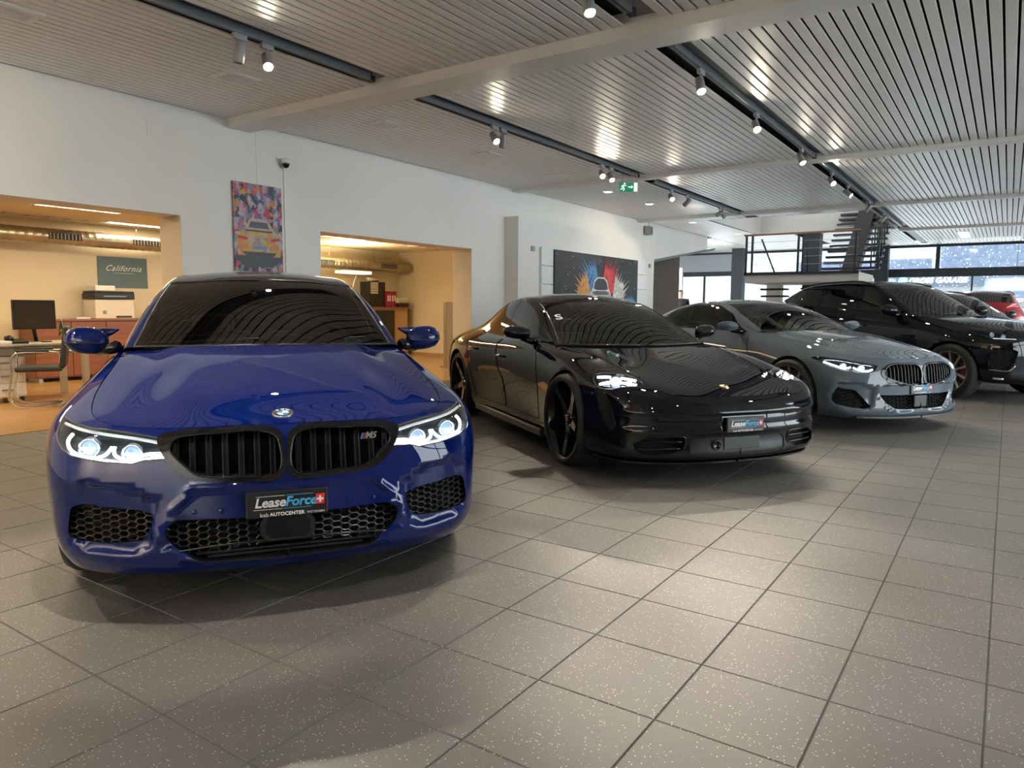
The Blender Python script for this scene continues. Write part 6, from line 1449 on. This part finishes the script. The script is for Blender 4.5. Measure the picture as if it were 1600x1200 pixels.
fl2('car_outline', CS([(-.70, -.52), (-.66, -.36), (-.50, -.24), (-.42, -.08), (-.22, .0), (.22, .0), (.42, -.08), (.50, -.24), (.66, -.36), (.70, -.52)]), (.66, .66, .64), 7); fl2('car_window', CS([(-.46, -.26), (-.38, -.11), (-.20, -.03), (.20, -.03), (.38, -.11), (.46, -.26), (.28, -.29), (-.28, -.29)]), (.03, .03, .035), 8)
fl2('car_hood', CS([(-.56, -.34), (-.30, -.31), (.30, -.31), (.56, -.34), (.52, -.40), (-.52, -.40)]), (.10, .10, .10), 9); fl2('car_grille', CS([(-.40, -.45), (.40, -.45), (.36, -.51), (-.36, -.51)]), (.05, .05, .05), 10)
for sx in (-1, 1): fl2('car_lamp', CS([(sx*.46, -.36), (sx*.62, -.38), (sx*.62, -.44), (sx*.48, -.42)]), (.35, .35, .34), 11)
r = random.Random(9); mb = MB()
for k in range(110):
    x, z, q = r.uniform(-1.85, 1.85), r.uniform(-.5, .5), r.uniform(.004, .014); mb.prism([(x+q*math.cos(t), -.0315, z+q*math.sin(t)) for t in (0, 1, 2.1, 3.2, 4.2, 5.2)], (0, -.001, 0))
mb.build('paint_specks', mat('speck_white', (.55, .55, .52), .5), pc)['kind'] = 'stuff'
# dome camera with cable, wall speaker, wall boxes
e = empty('dome_camera', (6.18, YW, 3.03)); tag(e, 'white dome security camera high on the white wall', 'camera')
MB().lathe([(0, .05), (.05, .05), (.062, .03), (.062, -.005), (.055, -.01)], 20, Matrix.Translation((0, -.07, 0))).build('base', M_white, e); MB().lathe([(.05, -.01), (.046, -.035), (.028, -.06), (0, -.068)], 20, Matrix.Translation((0, -.07, 0))).build('dome', M_blk_gloss if 'M_blk_gloss' in globals() else M_blk, e)
MB().box(-.02, .02, -.03, 0, -.02, .03).build('bracket', M_white, e)
tag(MB().box(6.19, 6.20, YW-.012, YW-.001, 1.3, 2.98).build('cable_duct', M_white), 'thin white cable duct below the dome camera', 'cable duct')
e = empty('wall_speaker', (17.35, YW-.10, 3.19)); tag(e, 'small grey speaker hanging at the end of the white wall', 'speaker')
MB().bbox(-.09, .09, -.08, .08, -.12, .10, .012).build('cabinet', mat('speaker_grey', (.35, .35, .34), .5), e); MB().box(-.07, .07, -.086, -.08, -.10, .08).build('cloth', mat('speaker_cloth', (.15, .15, .15), .9), e); MB().tube([(0, .0, .10), (0, .0, .224)], .008, 6).build('bracket', M_steel, e)
for x, z, lab in ((11.62, 2.33, 'small wall box left of the splash painting'), (17.0, 2.28, 'small wall box right of the splash painting')):
    tag(MB().bbox(x-.05, x+.05, 7.45-.03, 7.45-.0005, z-.05, z+.05, .004).build('wall_box', mat('box_grey', (.35, .34, .32), .5)), lab, 'wall box')
tag(MB().box(4.42, 4.62, YW-.006, YW-.0005, 3.03, 3.20).build('wall_hatch', M_wall), 'flat square hatch in the white wall near the ceiling', 'hatch')

# ================================================================ office furniture
def ribbed(x0, x1, y, z, r, parent, m):
    """spiral duct: one tube with raised seams"""
    pts = []; rr = []; n = int((x1-x0)/.12)
    for i in range(n+1):
        x = x0+(x1-x0)*i/n
        for dx, q in ((-.012, 0), (0, .006), (.012, 0)):
            pts.append((x+dx, y, z)); rr.append(r+q)
    MB().tube(pts, rr, 24).build('duct_pipe', m, parent)
M_duct = mat('zinc_duct', (.42, .38, .30), .32, .9, noise=(6, .15))
for x0, x1, z, lab, vx in ((-1.0, 8.2, 2.32, 'spiral ventilation duct in the first office', (5.77, 7.12)), (9.2, 14.0, 2.22, 'spiral ventilation duct in the second office', (11.2, 13.2))):
    e = empty('ventilation_duct', (0, 0, 0)); tag(e, lab, 'duct'); ribbed(x0, x1, 12.75, z, .125, e, M_duct)
    for x in vx:
        q = MB().box(x-.25, x+.25, 12.61, 12.64, z-.05, z+.05).build('grille', M_blk, e)
        for k in range(9): MB().box(x-.235+k*.055, x-.225+k*.055, 12.60, 12.612, z-.045, z+.045).build('louvre', M_duct, q)
    for x in (x0+2.2, x1-1.2): MB().tube([(x, 12.75, z+.12), (x, 12.75, 2.62)], .006, 6).build('hanger', M_steel, e)
for k, (x, y, on, lab) in enumerate(((5.3, 11.15, 1, 'recessed light panel above the office desk'), (5.5, 13.0-.4, 0, 'recessed light panel at the far left of the office ceiling'), (6.95, 12.55, 1, 'recessed light panel above the printer'), (2.5, 9.6, 1, 'added unseen light panel just inside the first opening'), (8.3, 9.9, 1, 'added unseen light panel just inside the second opening'), (10.4, 11.2, 1, 'recessed light panel nearest in the second office'), (11.75, 11.15, 0, 'second recessed light panel in the second office'), (13.2, 11.3, 0, 'last recessed light panel in the second office'))):  # the panels just inside the openings are added, unseen, to light the jambs
    e = empty('office_light_panel', (x, y, 2.62)); tag(e, lab, 'ceiling light', 'office ceiling lights'); MB().box(-.62, .62, -.15, .15, -.012, 0).build('frame', M_white, e)
    MB().box(-.58, .58, -.11, .11, -.014, -.012).build('diffuser', mat('office_glow', (1, .92, .75), .5, emit=(1, .88, .64), estr=1.8) if on else mat('office_dim', (.6, .55, .45), .4), e)
    for i in range(5): MB().box(-.585+i*.29, -.575+i*.29, -.11, .11, -.024, -.014).build('louvre', M_steel, e)
def warm(x, y, z, w, s=.5):
    l = bpy.data.lights.new('office_lamp', 'AREA'); l.energy = w; l.size = 1.1; l.size_y = .22; l.shape = 'RECTANGLE'; l.color = (1, .80, .48); o = bpy.data.objects.new('office_lamp', l); COL.objects.link(o); o.location = (x, y, z)
for x, y, w_ in ((5.3, 11.15, 24), (6.95, 12.55, 16), (10.4, 11.2, 28), (2.5, 9.6, 60), (8.3, 9.9, 45)): warm(x, y, 2.59, w_)  # last two lamps belong to the added panels by the openings
# wall poster
e = empty('teal_poster', (6.94, 13.145, 1.81)); tag(e, 'teal poster with white script word on the office wall', 'poster')
def grad_mat():
    m = bpy.data.materials.new('poster_teal'); m.use_nodes = True; nt = m.node_tree; b = nt.nodes['Principled BSDF']; b.inputs['Roughness'].default_value = .4
    tc = nt.nodes.new('ShaderNodeTexCoord'); sp = nt.nodes.new('ShaderNodeSeparateXYZ'); r = nt.nodes.new('ShaderNodeValToRGB'); ad = nt.nodes.new('ShaderNodeMath'); ad.operation = 'ADD'; ad.inputs[1].default_value = .5
    r.color_ramp.elements[0].color = (.10, .17, .18, 1); r.color_ramp.elements[1].color = (.035, .085, .105, 1)
    nt.links.new(tc.outputs['Object'], sp.inputs[0]); nt.links.new(sp.outputs[2], ad.inputs[0]); nt.links.new(ad.outputs[0], r.inputs[0]); nt.links.new(r.outputs[0], b.inputs['Base Color']); return m
MB().box(-.44, .44, -.012, 0, -.27, .27).build('poster_sheet', grad_mat(), e)
RP = Matrix(((1, 0, 0, 0), (0, 0, -1, -.0125), (0, 1, 0, .07), (0, 0, 0, 1)))
text_obj('lettering', 'California', .145, mat('poster_white', (.75, .74, .70), .5), e, RP, shear=.5, spacing=1.12); MB().box(-.16, .18, -.0135, -.0125, -.015, -.010).build('underline', mat('poster_white', (.75, .74, .70), .5), e)
# sideboard with doors, printer, box, papers
e = empty('sideboard', (0, 0, 0)); tag(e, 'long cherry wood sideboard along the office back wall', 'sideboard')
MB().box(5.2, 8.0, 12.62, 13.1, .06, .97).build('carcass', M_cherry, e); MB().bbox(5.18, 8.02, 12.58, 13.1, .97, 1.0, .004).build('top', M_cherry, e)
for k in range(5): d = MB().bbox(5.22+k*.556, 5.22+k*.556+.546, 12.60, 12.62, .08, .95, .003).build('door', M_cherry, e); MB().box(5.22+k*.556+.48, 5.22+k*.556+.50, 12.58, 12.60, .45, .60).build('handle', M_steel, d)
for x in (5.3, 6.5, 7.9): MB().box(x-.03, x+.03, 12.66, 13.05, 0, .06).build('foot', M_steel, e)
e = empty('office_printer', (6.52, 12.85, 1.0)); tag(e, 'white and black office printer on the sideboard', 'printer')
MB().bbox(-.34, .32, -.22, .20, 0, .32, .012).build('body', mat('printer_cream', (.70, .66, .58), .5), e); MB().bbox(-.35, .33, -.23, .20, .33, .43, .012).build('scanner_unit', M_blk, e)
MB().bbox(-.34, .34, -.20, .18, .43, .47, .012).build('feeder', M_blk, e); MB().box(.0, .26, -.235, -.22, .02, .05).build('tray_slot', M_blk, e); MB().box(-.22, -.16, -.224, -.22, .08, .14).build('control_button', mat('panel_grey', (.25, .24, .22), .4), e); MB().box(-.2, .25, -.236, -.228, .37, .39).build('display_strip', M_blk_gloss if 'M_blk_gloss' in globals() else M_blk, e)
tag(MB().bbox(6.22, 6.55, 12.68, 12.95, 1.471, 1.56, .006).build('paper_box', M_white), 'white carton lying on top of the printer', 'box')
tag(MB().bbox(5.9, 6.12, 12.68, 12.95, 1.0, 1.03, .004).build('paper_stack', M_white), 'low stack of papers beside the printer', 'papers')
# desk
e = empty('office_desk', (0, 0, 0)); tag(e, 'grey topped office desk with steel legs left of the blue saloon', 'desk')
MB().bbox(3.0, 4.95, 10.12, 10.95, .71, .74, .006).build('desk_top', mat('desk_grey', (.42, .39, .34), .4), e); MB().box(3.1, 4.85, 10.2, 10.23, .60, .71).build('modesty_panel', mat('perforated_grey', (.28, .26, .23), .5), e)
for x, y in ((3.1, 10.22), (4.83, 10.22), (3.1, 10.85), (4.83, 10.85)): MB().box(x-.035, x+.035, y-.035, y+.035, 0, .71).build('leg', M_steel, e)
e = empty('drawer_pedestal', (3.90, 10.56, 0)); tag(e, 'white drawer pedestal on castors under the desk', 'drawer unit')
MB().bbox(-.22, .22, -.30, .28, .07, .60, .008).build('body', M_white, e)
for k in range(3): d = MB().bbox(-.215, .215, -.315, -.30, .09+k*.168, .09+k*.168+.158, .003).build('drawer', M_white, e); MB().box(-.06, .06, -.33, -.315, .16+k*.168, .18+k*.168).build('handle', M_steel, d)
for x in (-.18, .18):
    for y in (-.26, .24): MB().lathe([(0, -.02), (.035, -.02), (.035, .02), (0, .02)], 14, Matrix.Translation((x, y, .035))@Matrix.Rotation(PI/2, 4, 'Y')).build('castor', M_blk, e)
e = empty('computer_monitor', (4.36, 10.5, .74), math.radians(8)); tag(e, 'black computer monitor on the office desk', 'monitor')
MB().bbox(-.27, .27, -.02, .02, .17, .55, .006).build('screen_housing', M_blk, e); MB().box(-.26, .26, -.0225, -.02, .185, .54).build('screen', mat('screen_off', (.008, .009, .010), .15), e)
MB().tube([(0, .03, .30), (.02, .06, .15), (.04, .05, .01)], .025, 8).build('neck', M_blk, e); MB().bbox(-.14, .16, -.09, .11, 0, .014, .005).build('foot', M_blk, e)
e = empty('desk_phone', (4.05, 10.28, .74)); tag(e, 'dark desk phone with coiled cord on the office desk', 'telephone')
MB().prism([(-.10, -.09, 0), (.10, -.09, 0), (.10, -.09, .03), (-.10, -.09, .03)], (0, .18, .03)).build('phone_base', M_blk, e); MB().tube([(-.08, -.08, .06), (-.07, 0, .09), (-.08, .09, .07)], [.025, .018, .025], 8).build('handset', M_blk, e)
MB().tube([(.08+.012*math.cos(t*6)+t*.02, -.05+.012*math.sin(t*6), .012+.0*t) for t in np.linspace(0, 9, 60)], .004, 5).build('coiled_cord', M_white, e)
tag(MB().bbox(3.7, 3.95, 10.14, 10.32, .74, .78, .01).build('note_tray', M_white), 'small white paper tray at the desk edge', 'tray')
e = empty('desk_flag', (4.78, 10.72, .74)); tag(e, 'small green and yellow pennant on a stick on the desk', 'flag')
MB().tube([(.06, 0, 0), (.0, 0, .30)], .004, 6).build('stick', M_white, e); MB().lathe([(0, .0), (.03, .0), (.03, .01), (0, .012)], 12, Matrix.Translation((.06, 0, 0))).build('base', M_blk, e)
MB().prism([(0, 0, .30), (-.02, 0, .22), (-.04, 0, .06), (.02, 0, .12), (.04, 0, .2)], (0, .004, 0)).build('cloth', mat('flag_green', (.03, .10, .03), .7), e); MB().prism([(-.015, -.001, .17), (-.025, -.001, .11), (.01, -.001, .14)], (0, -.002, 0)).build('flag_emblem', mat('flag_yellow', (.55, .42, .03), .6), e)
# visitor chair (chrome cantilever)
e = empty('cantilever_chair', (4.08, 9.74, 0), math.radians(-28)); tag(e, 'black cantilever office chair with chrome frame beside the desk', 'chair')
MB().bbox(-.24, .24, -.25, .25, .43, .49, .02).build('seat', mat('chair_black', (.018, .018, .018), .6), e)
Mb = Matrix.Translation((.24, 0, .47))@Matrix.Rotation(.12, 4, 'Y'); MB().bbox(-.03, .03, -.24, .24, .0, .50, .02, Mb).build('backrest', mat('chair_black', (.018, .018, .018), .6), e)
for s in (-1, 1):
    MB().tube(smooth_curve(np.array([(.20, s*.25, .02), (-.18, s*.25, .02), (-.26, s*.25, .05), (-.27, s*.25, .42), (-.24, s*.26, .64), (-.05, s*.27, .67), (.22, s*.26, .66)]), 5), .013, 8).build('side_frame', M_chrome if 'M_chrome' in globals() else M_steel, e)
    MB().bbox(-.22, .12, s*.27-.025, s*.27+.025, .675, .70, .01).build('armrest', M_blk, e)
MB().tube([(.20, -.25, .02), (.22, 0, .02), (.20, .25, .02)], .013, 8).build('floor_bar', M_steel, e)
# second office: cabinet, tray tower, binders, boxes, lamp, whiteboard
e = empty('tambour_cabinet', (0, 0, 0)); tag(e, 'maple office cabinet with dark roller door in the second office', 'cabinet')
MB().box(12.45, 13.75, 12.55, 13.1, 0, 1.20).build('carcass', M_maple, e); MB().bbox(12.43, 13.77, 12.48, 13.1, 1.20, 1.23, .004).build('top', M_cherry, e)
d = MB().box(12.62, 13.25, 12.52, 12.55, .06, 1.15).build('roller_door', M_blk, e)
for k in range(16): MB().box(12.63, 13.24, 12.512, 12.52, .07+k*.067, .07+k*.067+.06).build('slat', M_blk, d)
e = empty('letter_tray_tower', (12.80, 12.78, 1.23)); tag(e, 'black tower of letter trays with pale fronts on the maple cabinet', 'tray tower')
MB().box(-.26, .26, -.14, .18, 0, .60).build('case', M_blk, e)
for k in range(10): MB().box(-.24, .0, -.16, -.14, .03+k*.057, .03+k*.057+.045).build('tray_front', mat('tray_pale', (.45, .42, .36), .5) if k > 4 else M_blk, e)
tag(MB().tube([(12.62, 12.8, 1.885), (12.72, 12.8, 1.885), (12.98, 12.8, 1.875)], [.05, .05, .04], 10).build('tape_roll', M_white), 'pale oddment on top of the letter tray tower', 'oddment')
for k, (x, c, h, lab) in enumerate(((13.10, (.30, .02, .05), .33, 'dark red ring binder next to the tray tower'), (13.17, (.25, .03, .16), .34, 'purple red ring binder second from the tray tower'), (13.26, (.32, .02, .04), .33, 'red ring binder third from the tray tower'), (13.34, (.34, .02, .04), .34, 'red ring binder beside the paper box'))):
    e = empty('ring_binder', (x, 12.72, 1.23)); tag(e, lab, 'binder', 'ring binders on the cabinet'); MB().bbox(-.033, .033, -.14, .16, 0, h, .004).build('cover', mat('binder_%d' % k, c, .45), e); MB().box(-.02, .02, -.142, -.14, .14, .28).build('spine_label', M_white, e)
tag(MB().bbox(13.40, 13.74, 12.52, 12.80, 1.33, 1.46, .006).build('archive_box', mat('carton_pale', (.55, .52, .45), .6)), 'pale archive box on the black tray in the second office', 'box')
tag(MB().bbox(13.40, 13.76, 12.50, 12.84, 1.23, 1.328, .006).build('document_tray', M_blk), 'black document tray under the archive box', 'tray')
tag(MB().bbox(13.42, 13.70, 12.86, 13.02, 1.23, 1.62, .006).build('red_folder', mat('binder_0', (.30, .02, .05), .45)), 'dark red folder behind the archive box', 'folder')
e = empty('uplighter_lamp', (11.4, 12.0, 0)); tag(e, 'slim floor uplighter with a flat white head in the second office', 'floor lamp')
MB().lathe([(0, 0), (.15, 0), (.15, .02), (.02, .03), (.02, .03)], 20).build('base', M_steel, e); MB().tube([(0, 0, .02), (0, 0, 1.70), (.10, 0, 1.93)], .014, 8).build('pole', M_steel, e); MB().bbox(-.40, .44, -.14, .14, 1.95, 2.01, .01).build('lamp_head', mat('lamp_head_white', (.8, .75, .62), .5, emit=(1, .85, .6), estr=.8), e)
l = bpy.data.lights.new('uplight', 'AREA'); l.energy = 30; l.size = .5; l.color = (1, .82, .50); o = bpy.data.objects.new('uplight', l); COL.objects.link(o); o.parent = e; o.location = (.02, 0, 2.04); o.rotation_euler = (PI, 0, 0)
e = empty('white_partition', (11.62, 9.4, 0)); tag(e, 'white free-standing panel at the edge of the second opening', 'partition')
MB().bbox(-.20, .40, -.03, .03, .04, 1.33, .006).build('panel', mat('panel_white', (.66, .66, .60), .4), e)
MB().box(-.215, -.20, -.035, .035, .04, 1.33).build('edge_profile', M_steel, e)
for x in (-.15, .35): MB().box(x-.02, x+.02, -.16, .16, 0, .04).build('foot', M_steel, e)
# person in a dark jacket standing by the entrance
def person(loc, rz):
    e = empty('person', loc, rz); tag(e, 'person in a dark jacket standing by the entrance beside the brown panel', 'person')
    J = {'pel': (0, 0, .98), 'spine': (0, 0, 1.18), 'chest': (0, .01, 1.40), 'neck': (0, 0, 1.54), 'head0': (-.01, 0, 1.62), 'head': (-.02, 0, 1.72), 'top': (-.01, 0, 1.80)}
    R = {'pel': .155, 'spine': .15, 'chest': .165, 'neck': .06, 'head0': .075, 'head': .095, 'top': .06}
    for s, n in ((1, 'l'), (-1, 'r')):
        J.update({'sh'+n: (0, s*.19, 1.46), 'el'+n: (.03, s*.25, 1.20), 'wr'+n: (-.08, s*.23, .97), 'ha'+n: (-.12, s*.22, .90), 'hip'+n: (0, s*.10, .93), 'kn'+n: (-.02, s*.11, .50), 'an'+n: (.01, s*.11, .09), 'to'+n: (-.15, s*.12, .04)})
        R.update({'sh'+n: .085, 'el'+n: .062, 'wr'+n: .042, 'ha'+n: .04, 'hip'+n: .10, 'kn'+n: .068, 'an'+n: .05, 'to'+n: .04})
    ed = [('pel', 'spine'), ('spine', 'chest'), ('chest', 'neck'), ('neck', 'head0'), ('head0', 'head'), ('head', 'top')]
    for n in 'lr': ed += [('chest', 'sh'+n), ('sh'+n, 'el'+n), ('el'+n, 'wr'+n), ('wr'+n, 'ha'+n), ('pel', 'hip'+n), ('hip'+n, 'kn'+n), ('kn'+n, 'an'+n), ('an'+n, 'to'+n)]
    ks = list(J); me = bpy.data.meshes.new('body'); me.from_pydata([J[k] for k in ks], [(ks.index(a), ks.index(b)) for a, b in ed], [])
    o = link('body', me, e); o.modifiers.new('skin', 'SKIN'); o.modifiers.new('sub', 'SUBSURF').levels = 2; o.modifiers['sub'].render_levels = 2
    for k, v in zip(ks, me.skin_vertices[0].data): v.radius = (R[k], R[k]*(.72 if k in ('pel', 'spine', 'chest') else 1)); v.use_root = (k == 'pel')
    dg = bpy.context.evaluated_depsgraph_get(); m2 = bpy.data.meshes.new_from_object(o.evaluated_get(dg)); o.modifiers.clear(); o.data = m2; bpy.data.meshes.remove(me)
    m2.materials.clear()
    for m in (mat('dark_jacket', (.015, .015, .018), .8), mat('dark_trousers', (.02, .022, .03), .8), mat('skin', (.42, .24, .16), .5), mat('dark_hair', (.02, .014, .010), .6)): m2.materials.append(m)
    for p in m2.polygons:
        p.use_smooth = True; c = p.center
        p.material_index = 1 if c.z < .92 and abs(c.y) < .2 else 2 if (c.z > 1.53 or (c.z < .97 and abs(c.y) > .2)) else 0
        if c.z > 1.74 or (c.z > 1.60 and c.x > .02): p.material_index = 3
        if c.z < .10: p.material_index = 0
    return e
person((21.2, 8.25, 0), math.radians(20))
